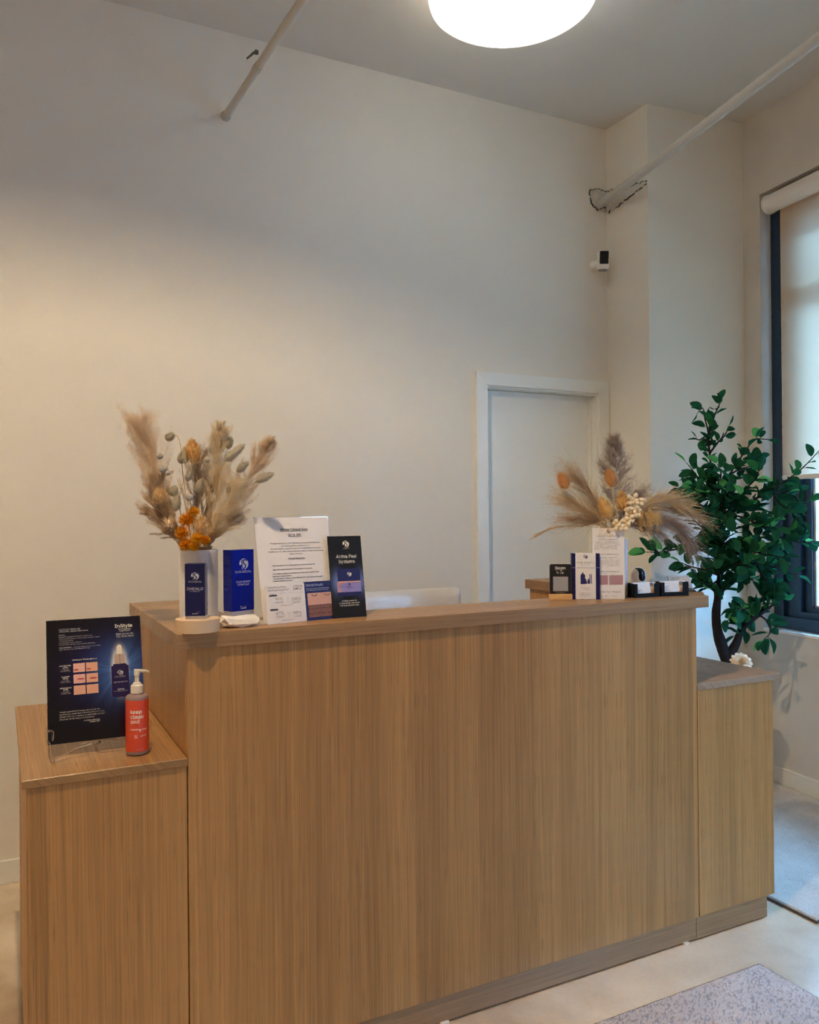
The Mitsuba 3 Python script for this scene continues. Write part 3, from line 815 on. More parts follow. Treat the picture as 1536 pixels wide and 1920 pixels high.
add('leaflet__lettering_001', [put(x, Fl) for x in t], 'ink_silver')
add('leaflet__photo', put(rect(0.0075, 0.0385, 0.0775, 0.0690, 0.0003), Fl), 'skin_tan')
add('leaflet__photo_001', put(rect(0.0085, 0.0075, 0.0430, 0.0375, 0.0003), Fl), 'skin_brown')
add('leaflet__photo_002', put(rect(0.0440, 0.0075, 0.0780, 0.0375, 0.0003), Fl), 'skin_brown')
t = []
for cx, cy, r in ((0.028, 0.0665, 0.0085), (0.066, 0.0665, 0.0080)):
    t.append(flat(LineString([(cx + r * math.cos(a), cy + 0.6 * r * math.sin(a)) for a in np.linspace(math.pi * 1.08, math.pi * 1.92, 14)]).buffer(0.0007), 0.0006))
for cx, cy, r in ((0.016, 0.0200, 0.0062), (0.034, 0.0200, 0.0058), (0.052, 0.0200, 0.0058), (0.070, 0.0200, 0.0062)):
    t.append(flat(LineString([(cx + r * math.cos(a), cy + 0.75 * r * math.sin(a)) for a in np.linspace(math.pi * 1.02, math.pi * 1.98, 14)]).buffer(0.0006), 0.0006))
    t.append(flat(LineString([(cx + 1.15 * r * math.cos(a), cy + 0.007 + 0.5 * r * math.sin(a)) for a in np.linspace(0.4, math.pi - 0.4, 10)]).buffer(0.0006), 0.0006))
mat('lash_brown', C(66, 40, 38), 0.6)
add('leaflet__eyes', [put(x, Fl) for x in t], 'lash_brown')
lab('leaflet', 'open leaflet with one white and one blue leaf in front of the sale sheet', 'leaflet')

# --- tall black brochure
Fk = frame((0.3845, 0.0660, HT + 0.0008), -1.5, 10.8)
w, h = 0.0933, 0.2147


def glow_print(p, n, uv):
    y, x = uv.y - 0.43, uv.x - 0.55
    g = dr.exp(-dr.square(y * 8.0)) * dr.exp(-dr.square((dr.abs(x) - 0.36) * 7))
    return mi.Color3f(C(30, 30, 33)) + mi.Color3f(C(96, 118, 176)) * g


mat('brochure_print', mikit.proc(glow_print), 0.25)
m, uv = quad_uv(w, h, 0.0004)
add('brochure__cover', put(box(0, w, 0, h, -0.0014, 0.0), Fk), 'black_print')
add('brochure__print', put(m, Fk), 'brochure_print', uv=uv)
t = [emblem(0.0500, 0.1930, 0.0092, 0.0006), text('IS CLINICAL', 0.0500, 0.1805, 0.0022, z=0.0006), text('Active Peel', 0.0490, 0.1560, 0.0090, z=0.0006, sx=0.88), text('Systems', 0.0490, 0.1425, 0.0090, z=0.0006, sx=0.92)]
t += [text(s, 0.0480, 0.0420 - 0.0060 * i, 0.0029, z=0.0006, bold=True, sx=1.1) for i, s in enumerate(('CLINICAL RESULTS', 'OF ADVANCED TWO-STEP', 'EXFOLIATING SYSTEMS'))]
t += [emblem(0.0535, 0.1130, 0.0060, 0.0011)]
add('brochure__lettering', [put(x, Fk) for x in t], 'ink_white')
mat('holo_print', mikit.proc(lambda p, n, uv: mix(C(232, 160, 120), C(150, 140, 214), smoothstep(0.05, 0.55, uv.x + 0.3 * noise(uv.x * 3, uv.y * 3))) * 0.9 + mi.Color3f(0.05, 0.06, 0.05) * noise(uv.x * 6, uv.y * 6)), 0.3)
add('brochure__navy_picture', put(rect(0.0205, 0.0950, 0.0835, 0.1275, 0.0006), Fk), 'ink_navy')
add('brochure__navy_picture_001', put(rect(0.0180, 0.0560, 0.0840, 0.0660, 0.0006), Fk), 'ink_navy')
add('brochure__edge_picture', put(rect(0.0195, 0.0915, 0.0840, 0.0948, 0.0006), Fk), 'skin_pink')
m, uv = quad_uv(0.0665, 0.0250, 0.0)
m.apply_translation((0.0175, 0.0662, 0.0008))
add('brochure__box_picture', put(m, Fk), 'holo_print', uv=uv)
add('brochure__lettering_001', [put(x, Fk) for x in [emblem(0.0510, 0.0860, 0.0034, 0.0010), text('ACTIVE PEEL', 0.0510, 0.0790, 0.0019, z=0.0010), text('SYSTEM', 0.0510, 0.0760, 0.0019, z=0.0010)]], 'ink_navy')
lab('brochure', 'tall black brochure titled Active Peel Systems beside the sale sheet', 'brochure')

# --- scan plate on its wooden foot
Fq = frame((1.1235, 0.1390, HT + 0.0005), -30.0, 0.0)
add('scan_plate__foot', put(cbox(0, 0.0690, 0, 0.0180, -0.030, 0.0, 0.0012), Fq), 'pine')
Fq2 = Fq.copy(); Fq2 = Fq @ np.array([[1, 0, 0, 0], [0, 1, 0, 0.0172], [0, 0, 1, -0.012], [0, 0, 0, 1.0]])
mat('panel_grey', C(158, 152, 146), 0.6)
pl = sbox(0.0015 + 0.006, -0.01, 0.0675 - 0.006, 0.0925 - 0.006).buffer(0.006, 6).intersection(sbox(-1, 0, 1, 1))
m = extr(pl, 0.003); m.apply_translation((0, 0, -0.003))
add('scan_plate__plate', put(m, Fq2), 'black_print')
add('scan_plate__code_panel', put(flat(sbox(0.0115, 0.0095, 0.0575, 0.0545)), Fq2), 'panel_grey')
t = [text('Scan', 0.0335, 0.0765, 0.0088, 'c', True, sx=1.15)]
t += script([[(.0, .95), (.5, 1.0)], [(.3, 1.4), (.2, .5), (.25, .1), (.5, .2)], [(.8, .5), (.6, .3), (.75, .05), (.95, .3), (.8, .55), (1.1, .5)], [(1.5, 1.4), (2.1, 1.5), (2.7, 1.45)], [(2.1, 1.45), (1.9, .6), (1.8, 0)], [(2.4, .6), (2.3, .1), (2.5, .1), (2.7, .6), (2.4, -.6)], [(2.7, .55), (3.0, .6), (2.95, .15), (2.7, .15)]], 0.0225, 0.0635, 0.0068, 0.055)
t += [text('Thank you, we appreciate you', 0.0335, 0.0045, 0.0014)]
add('scan_plate__lettering', [put(x, Fq2) for x in t], 'ink_white')
lab('scan_plate', 'small black plate reading Scan to Tip on a wooden foot', 'sign')

# --- trial kit carton
Ft = frame((1.1977, 0.1275, HT + 0.0005), -32.3)
w, h = 0.0866, 0.1415
add('trial_kit_box__carton', put(cbox(0, w, 0, h, -0.034, 0, 0.0008), Ft), 'navy_card')
add('trial_kit_box__sleeve', put(cbox(0.0122, w - 0.0125, 0.0003, h + 0.0006, -0.0345, 0.0006, 0.0004), Ft), 'paper')
add('trial_kit_box__strap', put(rect(0.0, 0.0970, w, 0.0984, 0.0008), Ft), 'silver_foil')
t = [emblem(0.0430, 0.1310, 0.0062, 0.0008)]
bt = unary_union([sbox(0.0285, 0.048, 0.0405, 0.076).buffer(0.001), sbox(0.0320, 0.076, 0.0370, 0.083), sbox(0.0395, 0.048, 0.0465, 0.058), sbox(0.0480, 0.048, 0.0550, 0.058), sbox(0.0410, 0.058, 0.0450, 0.063), sbox(0.0495, 0.058, 0.0535, 0.063)])
t += [flat(bt, 0.0008)] + [rect(x, 0.048, x + 0.0022, 0.078, 0.0008) for x in (0.0500 - 0.0015, 0.0545, 0.0595)][1:]
add('trial_kit_box__pictures', [put(x, Ft) for x in t], 'ink_navy')
t = [text('PURE CLARITY', 0.0430, 0.1105, 0.0050, z=0.0008, sx=1.05), text('TRIAL KIT', 0.0430, 0.1040, 0.0036, z=0.0008, sx=1.1), text('A clear complexion', 0.0430, 0.0345, 0.0024, z=0.0008), text('Cleansing Complex', 0.0470, 0.0295, 0.0017, z=0.0008)]
t += [text(s, 0.0430, 0.0190 - 0.0036 * i, 0.0019, z=0.0008) for i, s in enumerate(('Cleansing Complex 0.5 fl. oz.', 'Active Serum 0.125 fl. oz.', 'Hydra-Cool Serum 0.125 fl. oz.', 'Eclipse SPF 50+ 10 g'))]
add('trial_kit_box__lettering', [put(x, Ft) for x in t], 'ink_grey')
lab('trial_kit_box', 'white trial kit box with navy sides beside the scan plate', 'box')

# --- tall white info card in front of the right vase
Fc = frame((1.2579, 0.0997, HT + 0.0005), -32.0, 0.0)
w, h = 0.0971, 0.2194
add('info_card__card', put(box(0, w, 0, h, -0.0008, 0), Fc), 'paper')
t = [emblem(0.0485, 0.2080, 0.0050)]
add('info_card__emblem', [put(x, Fc) for x in t], 'ink')
t = [text('BRIGHTENING COMPLEX', 0.0485, 0.1920, 0.0042), text('BRIGHTENING + CLARIFYING COMPLEX', 0.0485, 0.1830, 0.0022, bold=True)]
p1 = ['Brightening Complex is an advanced formula that helps', 'visibly even the skin tone and diminish the look of dark', 'spots. This lightweight cream leaves the complexion more', 'radiant, smooth and hydrated with a potent blend of', 'botanical brighteners and antioxidants for all skin.', 'Apply once or twice daily to the face or as directed']
t += [text(s, 0.0060, 0.1760 - 0.0045 * i, 0.0022, 'l', sx=0.95) for i, s in enumerate(p1)]
t += [text('BRIGHTENING SERUM', 0.0485, 0.1360, 0.0042), text('BRIGHTENING + CLARIFYING SERUM', 0.0485, 0.1270, 0.0022, bold=True)]
p2 = ['Brightening Serum is a fast-acting serum that safely and', 'effectively brightens and evens the complexion while it', 'helps to reduce the look of hyperpigmentation, sun spots', 'and age spots with clinically-proven results. Controlled', 'hydration keeps skin calm and soft all day long. Suitable', 'for all skin types.']
t += [text(s, 0.0060, 0.1200 - 0.0045 * i, 0.0022, 'l', sx=0.95) for i, s in enumerate(p2)]
t += [text('CLINICALLY PROVEN RESULTS', 0.0485, 0.0830, 0.0032, bold=True), text('Before and after eight weeks of use', 0.0485, 0.0780, 0.0018), text('Timeless. Pure. Complete', 0.0485, 0.0200, 0.0050, shear=0.3, sx=0.9)]
for i in range(3):
    t += [flat(Point(0.018 + 0.022 * i, 0.0095).buffer(0.0014)), text('proven', 0.021 + 0.022 * i, 0.0086, 0.0019, 'l')]
add('info_card__lettering', [put(x, Fc) for x in t], 'ink_grey')
add('info_card__photo', put(rect(0.0040, 0.0440, 0.0460, 0.0735), Fc), 'dusty_rose')
add('info_card__photo_001', put(rect(0.0500, 0.0440, 0.0920, 0.0735), Fc), 'dusty_rose')
lab('info_card', 'tall narrow white skincare card standing in front of the right vase', 'card')

# --- indoor camera on the counter
WX, WY = 1.588, 0.262
pr = [(0.0001, 0), (0.024, 0), (0.0262, 0.002), (0.0262, 0.055)] + [(0.0262 * math.cos(a), 0.055 + 0.0262 * math.sin(a)) for a in np.linspace(0.12, math.pi / 2 - 0.02, 12)] + [(0.0001, 0.0812)]
body = lathe(pr, 56)
add('counter_webcam__body', put(body, frame((0, 0, 0)) if 0 else np.array([[1, 0, 0, WX], [0, 1, 0, WY], [0, 0, 1, HT + 0.0004], [0, 0, 0, 1.0]])), 'white_satin', 40)
grow = trimesh.creation.revolve(np.array([(r * 1.028 + 0.0 if r > 0.001 else 0.0, z * 1.004 + 0.0003) for r, z in pr] + [(0.0, 0.0003)]), sections=72)
drop = Polygon(np.vstack([[(0.0125 * math.cos(a) + 0.003, 0.046 + 0.0150 * math.sin(a)) for a in np.linspace(-math.pi * 0.95, 0.35, 24)], spline([(0.0147, 0.054), (0.0115, 0.066), (0.0040, 0.0735), (-0.0080, 0.0765), (-0.0155, 0.0750), (-0.0110, 0.0690), (-0.0085, 0.060), (-0.0092, 0.050)], 24)])).buffer(0)
pz = extr(drop, 0.06)
Fx = frame((0, 0, 0), -16)
pz = put(pz, Fx)
lens = man(grow) ^ man(pz)
lens = unman(lens)
add('counter_webcam__face', put(lens, np.array([[1, 0, 0, WX], [0, 1, 0, WY], [0, 0, 1, HT + 0.0004], [0, 0, 0, 1.0]])), 'black_glass', 25)
lab('counter_webcam', 'white round indoor camera with black drop-shaped face on the counter', 'camera')


# --- business card trays
def tray(key, ckey, o, deg, w, d, h, tilt, label, clabel):
    F = frame(o, deg)
    outer = man(box(0, w, 0, h, -d, 0))
    inner = man(box(0.0025, w - 0.0025, 0.0025, h + 0.01, -d + 0.0025, -0.0025))
    notch = man(box(0.010, w - 0.020, 0.013, h + 0.01, -0.006, 0.002))
    add(key, put(unman(outer - inner - notch), F), 'black_plastic')
    lab(key, label, 'card holder', 'black card holders at the right end of the counter')
    cw_, ch_ = w - 0.008, 0.0445
    Fc2 = F @ trimesh.transformations.translation_matrix((0.004, 0.0035, -0.006)) @ trimesh.transformations.rotation_matrix(math.radians(-tilt), (1, 0, 0))
    n = 7
    st = [box(0.0003 * (i % 2), cw_ - 0.0003 * (i % 2), 0.0004 * (i % 3), ch_, -0.0016 * (i + 1) + 0.0002, -0.0016 * i) for i in range(n)]
    add(ckey + '__stack', put(trimesh.util.concatenate(st), Fc2), 'paper')
    t = [text('Skin Studio', 0.012, 0.034, 0.0030, 'l'), text('New clients', 0.012, 0.0265, 0.0022, 'l'), text('Appointments', 0.012, 0.0195, 0.0022, 'l'), text('Please give notice', 0.012, 0.0135, 0.0020, 'l')][1:]
    t += [rect(0.012, 0.036, 0.030, 0.0366)]
    add(ckey + '__lettering', [put(x, Fc2) for x in t], 'ink_grey')
    tri = Polygon([(cw_ - 0.004, 0.006), (cw_ - 0.030, 0.006), (cw_ - 0.016, 0.022), (cw_ - 0.010, 0.019), (cw_ - 0.004, 0.024)])
    add(ckey + '__corner_print', put(flat(tri), Fc2), 'skin_tan')
    add(ckey + '__stamp', put(rect(cw_ - 0.022, 0.031, cw_ - 0.010, 0.0425), Fc2), 'ink_grey')
    lab(ckey, clabel, 'business cards', 'business cards in the black holders')


tray('card_holder', 'business_cards', (1.3880, 0.0560, HT + 0.0004), -6.0, 0.0930, 0.050, 0.0430, 14, 'black card holder beside the white info card', 'business cards in the left of the two black holders')
tray('card_holder_001', 'business_cards_001', (1.4905, 0.0480, HT + 0.0004), -14.0, 0.0950, 0.050, 0.0440, 10, 'black card holder nearest the right end of the counter', 'business cards in the right of the two black holders')

# --- white cards on a wire stand at the very end
Fr = frame((1.6340, 0.1500, HT + 0.008), -20.0, 38.0)
add('card_stand', [tube(spline([(1.640, 0.125, HT + 0.0018), (1.652, 0.105, HT + 0.002), (1.672, 0.112, HT + 0.012), (1.690, 0.100, HT + 0.004), (1.700, 0.118, HT + 0.0018), (1.695, 0.150, HT + 0.002)], 24), 0.0014, 6),
                   tube([(1.645, 0.140, HT + 0.0018), (1.660, 0.185, HT + 0.035)], 0.0014, 6), tube([(1.690, 0.130, HT + 0.0018), (1.700, 0.170, HT + 0.035)], 0.0014, 6)], 'black_matte', True)
lab('card_stand', 'thin black wire stand at the right end of the counter', 'stand')
add('white_cards__stack', put(trimesh.util.concatenate([box(0, 0.075, 0, 0.055, -0.0018 * (i + 1) + 0.0003, -0.0018 * i) for i in range(4)]), Fr), 'paper')
add('white_cards__lettering', put(text('Referral Card', 0.012, 0.043, 0.0032, 'l'), Fr), 'ink_grey')
add('white_cards__stamp', put(rect(0.055, 0.012, 0.064, 0.020), Fr), 'ink_grey')
lab('white_cards', 'white cards propped at a slant on the black wire stand', 'cards')

# --- security camera on the wall by the corner
Fv = frame((2.392, 1.415, 2.616), -24, -8)
add('wall_camera__mount', tube([(2.424, YB + 0.002, 2.655), (2.424, YB - 0.014, 2.655), (2.424, YB - 0.045, 2.655)], [0.030, 0.028, 0.016], 24), 'white_satin', 40)
bx = sbox(0.008, 0.008, 0.046, 0.084).buffer(0.008, 6)
m = extr(bx, 0.036); m.apply_translation((0, 0, -0.036))
add('wall_camera__body', put(m, Fv), 'white_satin', 30)
fcp = sbox(0.009, 0.031, 0.045, 0.085).buffer(0.005, 5)
m = extr(fcp, 0.0022); m.apply_translation((0, 0, 0.0002))
add('wall_camera__face', put(m, Fv), 'black_glass')
m = extr(sbox(0.009, 0.001, 0.045, 0.008).buffer(0.003, 4), 0.030); m.apply_translation((0, -0.006, -0.033))
add('wall_camera__sensor_rim', put(m, Fv), 'ink_grey')
lab('wall_camera', 'small white security camera with black face mounted high by the wall corner', 'camera')

# ------------------------------------------------------------------ dried flowers
def unit(v):
    return v / (np.linalg.norm(v, axis=-1, keepdims=True) + 1e-12)


def ribbons(base, d, length, width, bend):
    """Many thin tapering blades: base (n, 3), direction, length (n), width, bend (n, 3) added at the tip."""
    n = len(base)
    length = np.broadcast_to(length, (n,))[:, None]
    s = unit(np.cross(d, rng.normal(size=(n, 3)))) * width / 2
    m_ = base + d * length * 0.55 + bend * 0.28
    tip = base + d * length + bend
    v = np.stack([base - s, base + s, m_ - s * 0.8, m_ + s * 0.8, tip], 1).reshape(-1, 3)
    k = (np.arange(n) * 5)[:, None]
    f = np.concatenate([k + [0, 1, 3], k + [0, 3, 2], k + [2, 3, 4]], 0)
    return trimesh.Trimesh(v, f, process=False)


def axis_at(ax, t):
    """Points and tangents along a dense polyline for t in 0..1."""
    x = t * (len(ax) - 1)
    i = np.clip(x.astype(int), 0, len(ax) - 2)
    w = (x - i)[:, None]
    return ax[i] * (1 - w) + ax[i + 1] * w, unit(ax[i + 1] - ax[i])


def plume(M, pts, widths, nb, nf, fib=0.014, ang=32, wid=0.0009, flat_y=0.8, droop=0.0, lean=None):
    """A feathery seed head: nb branchlets off the axis, nf short hairs on each; widths: half-width along the axis."""
    ax = spline(pts, 40)
    t = np.sort(rng.uniform(0.0, 0.985, nb) ** 0.85)
    P, D = axis_at(ax, t)
    W = np.interp(t, np.linspace(0, 1, len(widths)), widths)
    r = rng.normal(size=(nb, 3)); r[:, 1] *= flat_y
    if lean is not None:
        r = unit(r) + np.array(lean)
    rad = unit(r - D * (r * D).sum(1, keepdims=True))
    al = np.radians(ang) * rng.uniform(0.7, 1.25, nb)[:, None]
    B = unit(D * np.cos(al) + rad * np.sin(al))
    L = W / np.sin(al[:, 0]) * rng.uniform(0.72, 1.1, nb)
    s = rng.uniform(0.05, 1, (nb, nf))
    base = P[:, None] + B[:, None] * (L[:, None] * s)[..., None]
    base[..., 2] -= droop * (s * L[:, None]) ** 2
    base += rng.normal(0, 0.07, (nb, nf, 3)) * (L[:, None] * (0.25 + 0.5 * s * (1 - 0.6 * s)))[..., None]
    d = unit(B[:, None] + 0.42 * rng.normal(size=(nb, nf, 3)))
    n = nb * nf
    ln = fib * rng.uniform(0.5, 1.15, n)
    bend = rng.normal(0, 0.12, (n, 3)) * ln[:, None]
    m = ribbons(base.reshape(-1, 3), d.reshape(-1, 3), ln, wid, bend)
    br = ribbons(P, B, L, wid * 1.3, np.c_[np.zeros((nb, 2)), -droop * L ** 2])
    stem = tube(ax[::3], np.linspace(0.0016, 0.0007, len(ax[::3])), 5)
    return put(trimesh.util.concatenate([m, br, stem]), M)


def wisps(M, pts, n, length, spread, wid=0.0009, droop=0.25, t0=0.0, lean=(0, 0, 0)):
    """Long loose hairs of an open plume, running with the axis and drooping."""
    ax = spline(pts, 40)
    t = rng.uniform(t0, 0.95, n)
    P, D = axis_at(ax, t)
    d = unit(D + spread * rng.normal(size=(n, 3)) + np.array(lean))
    L = length * rng.uniform(0.45, 1.15, n)
    bend = np.c_[rng.normal(0, 0.08, (n, 2)) * L[:, None], -droop * L * rng.uniform(0.3, 1.2, n)]
    m = ribbons(P, d, L, wid, bend)
    # fine barbs on every hair
    s = rng.uniform(0.35, 1.0, (n, 5))
    b = P[:, None] + d[:, None] * (L[:, None] * s)[..., None] + bend[:, None] * (s ** 2)[..., None]
    dd = unit(d[:, None] + 0.28 * rng.normal(size=(n, 5, 3)))
    m2 = ribbons(b.reshape(-1, 3), dd.reshape(-1, 3), 0.011 * rng.uniform(0.5, 1.2, n * 5), wid * 0.8, np.zeros((n * 5, 3)))
    stem = tube(ax[::3], np.linspace(0.0016, 0.0007, len(ax[::3])), 5)
    return put(trimesh.util.concatenate([m, m2, stem]), M)


def fuzz_egg(c, d, a, b, n, ln, wid, seed_pts=None):
    """An egg of half-length a and half-width b along d, with n hairs; returns (core, hairs)."""
    d = unit(np.array(d, float))
    core = trimesh.creation.icosphere(2)
    v = core.vertices * [b, b, a]
    v[:, :2] *= (1 - 0.18 * core.vertices[:, 2:3])
    R = trimesh.geometry.align_vectors([0, 0, 1], d)[:3, :3]
    core.vertices = v @ R.T + c
    q = unit(rng.normal(size=(n, 3)))
    p = q * [b, b, a]
    p[:, :2] *= (1 - 0.18 * q[:, 2:3])
    nrm = unit(q / np.array([b, b, a]) * b + np.array([0, 0, 0.9]))
    hairs = ribbons((p * 0.97) @ R.T + c, nrm @ R.T, ln * rng.uniform(0.6, 1.2, n), wid, np.zeros((n, 3)))
    return core, hairs


def bq(ox, oy, oz):
    M = np.eye(4)
    M[:3, 0], M[:3, 1], M[:3, 2], M[:3, 3] = [0.8934, -0.4493, 0], [0.4493, 0.8934, 0], [0, 0, 1], [ox, oy, oz]
    return M


for k_, col in dict(plume_blush=(226, 206, 180), plume_sand=(228, 212, 182), plume_taupe=(184, 166, 146), plume_straw=(206, 182, 148), plume_mauve=(150, 132, 122), plume_tan=(190, 164, 134), tail_grey=(178, 170, 152), teasel_gold=(212, 172, 108), teasel_rust=(200, 146, 90), teasel_pale=(226, 200, 154), star_cream=(232, 214, 184), straw_orange=(224, 156, 30), straw_amber=(230, 178, 40), straw_heart=(186, 112, 18), stem_tan=(188, 160, 118), bract_cream=(232, 204, 156), berry_cream=(236, 220, 190), pod_grey=(166, 162, 156), seed_gold=(208, 172, 112)).items():
    mat(k_, C(*col), 0.85, two=True, spec=0.15)

# vases
def vase(key, x, y, r, h):
    pr = [(0.0001, 0), (r * 0.94, 0), (r * 0.97, 0.002), (r, h - 0.002), (r - 0.001, h), (r - 0.003, h), (r - 0.0045, h - 0.003), (r * 0.93, 0.006), (0.0001, 0.006)]
    add(key, lathe(pr, 64, (x, y, HT + 0.0004)), 'white_gloss', 35)


vase('vase', 0.056, 0.130, 0.0475, 0.1855)
lab('vase', 'glossy white cylinder vase behind the navy box at the left end', 'vase')
vase('vase_001', 1.362, 0.131, 0.0490, 0.1830)
lab('vase_001', 'glossy white cylinder vase behind the tall white card at the right', 'vase')

# --- left bouquet; coordinates in metres from the middle of the vase rim: right, away, up
ML = bq(0.056, 0.130, HT + 0.1855)
K = 0.001327


def L_(px, py, dy=0.0):
    return ((px - 372) * K, dy, (1031 - py) * K)


B1 = 'dried_bouquet'
cnt = {}


def part(root, base, mesh, bsdf, smooth=False, sub=None):
    i = cnt.get((root, base), 0); cnt[(root, base)] = i + 1
    return add(root + '__' + nm(base, i), mesh, bsdf, smooth)


def sub(parent, name, mesh, bsdf, smooth=False):
    return add(parent + '__' + name, mesh, bsdf, smooth)


root0 = (0.0, 0.0, -0.14)
part(B1, 'pampas_plume', plume(ML, [root0, L_(352, 1024), L_(322, 965, .0), L_(298, 890, .01), L_(282, 832, .01), L_(268, 797, .01)], [0, .006, .048, .056, .042, .016], 230, 170, 0.0080, 30, 0.0006, 0.8, lean=(-0.6, 0, 0)), 'plume_blush')
part(B1, 'pampas_plume', plume(ML, [root0, L_(386, 1022), L_(402, 960, .0), L_(412, 890, -.01), L_(416, 840, -.01), L_(417, 806, -.01)], [0, .010, .036, .036, .020, .008], 150, 170, 0.0078, 28, 0.0006), 'plume_sand')
part(B1, 'pampas_plume', plume(ML, [root0, L_(392, 1024), L_(430, 975, .01), L_(460, 905, .02), L_(484, 862, .02), L_(502, 833, .02)], [0, .006, .038, .036, .022, .008], 150, 170, 0.0080, 30, 0.0006, lean=(0.3, 0, 0)), 'plume_blush')
part(B1, 'pampas_plume', plume(ML, [root0, L_(384, 1024), L_(412, 990, -.02), L_(432, 950, -.03), L_(446, 915, -.03)], [0, .014, .042, .034, .010], 120, 170, 0.0078, 30, 0.0006), 'plume_sand')
part(B1, 'pampas_plume', plume(ML, [root0, L_(350, 1026), L_(322, 1000, -.01), L_(300, 975, -.01), L_(276, 962, 0)], [0, .012, .026, .022, .006], 50, 150, 0.0080, 26, 0.0006), 'plume_tan')
part(B1, 'pampas_plume', plume(ML, [root0, L_(366, 1020, .02), L_(362, 950, .03), L_(364, 900, .03), L_(368, 868, .03)], [0, .018, .040, .034, .014], 100, 150, 0.0090, 26, 0.0006), 'plume_taupe')
part(B1, 'pampas_plume', plume(ML, [root0, L_(346, 1026, -.02), L_(322, 990, -.03), L_(308, 945, -.03), L_(304, 905, -.03)], [0, .012, .034, .032, .012], 80, 170, 0.0080, 28, 0.0006, lean=(-0.3, 0, 0)), 'plume_tan')
part(B1, 'pampas_plume', plume(ML, [root0, L_(372, 1020, .0), L_(388, 940, .01), L_(392, 900, .01)], [0, .014, .026, .010], 50, 150, 0.0090, 26, 0.0006), 'plume_taupe')
# bunny tails
for (a, b), (c, d), w, dy in [((312, 826), (327, 817), 7, 0), ((426, 868), (462, 838), 8, -.02), ((447, 888), (468, 871), 7, -.02), ((479, 906), (512, 891), 7.5, .0), ((428, 845), (434, 823), 6, .0), ((338, 960), (342, 930), 8, -.04), ((374, 926), (386, 900), 7, -.03), ((352, 872), (354, 842), 8, -.02), ((436, 978), (458, 970), 7, -.01), ((402, 854), (401, 838), 5, -.01), ((430, 925), (446, 912), 6, -.03), ((330, 932), (336, 915), 9, -.03), ((358, 905), (364, 885), 6, -.03), ((342, 872), (346, 852), 7, -.01)]:
    p, q = np.array(L_(a, b, dy)), np.array(L_(c, d, dy))
    core, hair = fuzz_egg((p + q) / 2, q - p, np.linalg.norm(q - p) / 2, w * K * 0.85, 700, 0.0055, 0.0005)
    part(B1, 'bunny_tail', put(trimesh.util.concatenate([core, hair]), ML), 'tail_grey')
# drooping stem of the top left bunny tail, and other stems
for pts in [[root0, L_(360, 1000), L_(345, 900), L_(341, 845), L_(336, 822), L_(328, 818)], [root0, L_(345, 960, -.03), L_(352, 900, -.03)], [root0, L_(356, 960, -.03), L_(340, 900, -.03)], [root0, L_(360, 960, -.04), L_(346, 900, -.04)], [root0, L_(380, 980, -.02), L_(426, 868, -.02)], [root0, L_(410, 960), L_(479, 906)], [root0, L_(400, 980), L_(436, 978, -.01)], [root0, L_(378, 960, -.02), L_(372, 876, -.02)], [root0, L_(345, 1000, -.03), L_(316, 948, -.03), L_(298, 930, -.02), L_(302, 900, -.01)], [root0, L_(366, 960, -.03), L_(352, 872, -.02)]]:
    part(B1, 'stem', put(tube(spline(pts, 18), 0.0009, 5), ML), 'stem_tan', True)


def teasel(root, M, lo, hi, w, bsdf, dy, cup=True):
    a, b = np.array(lo), np.array(hi)
    d = unit(b - a)
    core, hair = fuzz_egg((a + b) / 2, d, np.linalg.norm(b - a) / 2 * 0.92, w * 0.8, 620, 0.0105, 0.0013)
    k = part(root, 'teasel', put(trimesh.util.concatenate([core, hair]), M), bsdf)
    R = trimesh.geometry.align_vectors([0, 0, 1], d)[:3, :3]
    ms = []
    for i in range(7):
        an = i * 0.9 + 0.3
        e = R @ np.array([math.cos(an), math.sin(an), 0])
        L = np.linalg.norm(b - a)
        pts = [a, a + e * w * 1.1 + d * 0.002, a + e * w * 1.75 + d * L * 0.30, a + e * w * 1.35 + d * L * rng.uniform(0.5, 0.85)]
        ms.append(tube(spline(pts, 10), np.linspace(0.0009, 0.0003, 10), 4))
    sub(k, 'bracts', put(trimesh.util.concatenate(ms), M), 'bract_cream')
    return k


teasel(B1, ML, L_(372, 872, -.03), L_(367, 830, -.03), 0.0150, 'teasel_gold', 0)
teasel(B1, ML, L_(317, 944, -.05), L_(311, 920, -.05), 0.0125, 'teasel_pale', 0)
teasel(B1, ML, L_(387, 1000, -.05), L_(386, 970, -.05), 0.0130, 'teasel_pale', 0)


def star(root, M, c, r, bsdf, base, n=90, dome=0.9, wid=0.0018, heart=None, tilt=(0, -0.75, 0.5)):
    """A round everlasting flower: stiff narrow petals all over a dome."""
    q = unit(rng.normal(size=(n * 3, 3)))
    ax_ = unit(np.array(tilt))
    q = q[(q @ ax_) > -0.35][:n]
    L = r * rng.uniform(0.8, 1.08, len(q))
    m = ribbons(np.array(c) + q * r * 0.15, q, L * 0.9, wid, ax_ * 0.12 * r * np.ones((len(q), 1)))
    core = trimesh.creation.icosphere(1)
    core.vertices = core.vertices * r * 0.42 + c
    k = part(root, base, put(trimesh.util.concatenate([m, core]), M), bsdf)
    if heart:
        h = trimesh.creation.icosphere(2)
        h.vertices = h.vertices * r * 0.34 + np.array(c) + ax_ * r * 0.30
        sub(k, 'heart', put(h, M), heart, True)
    return k


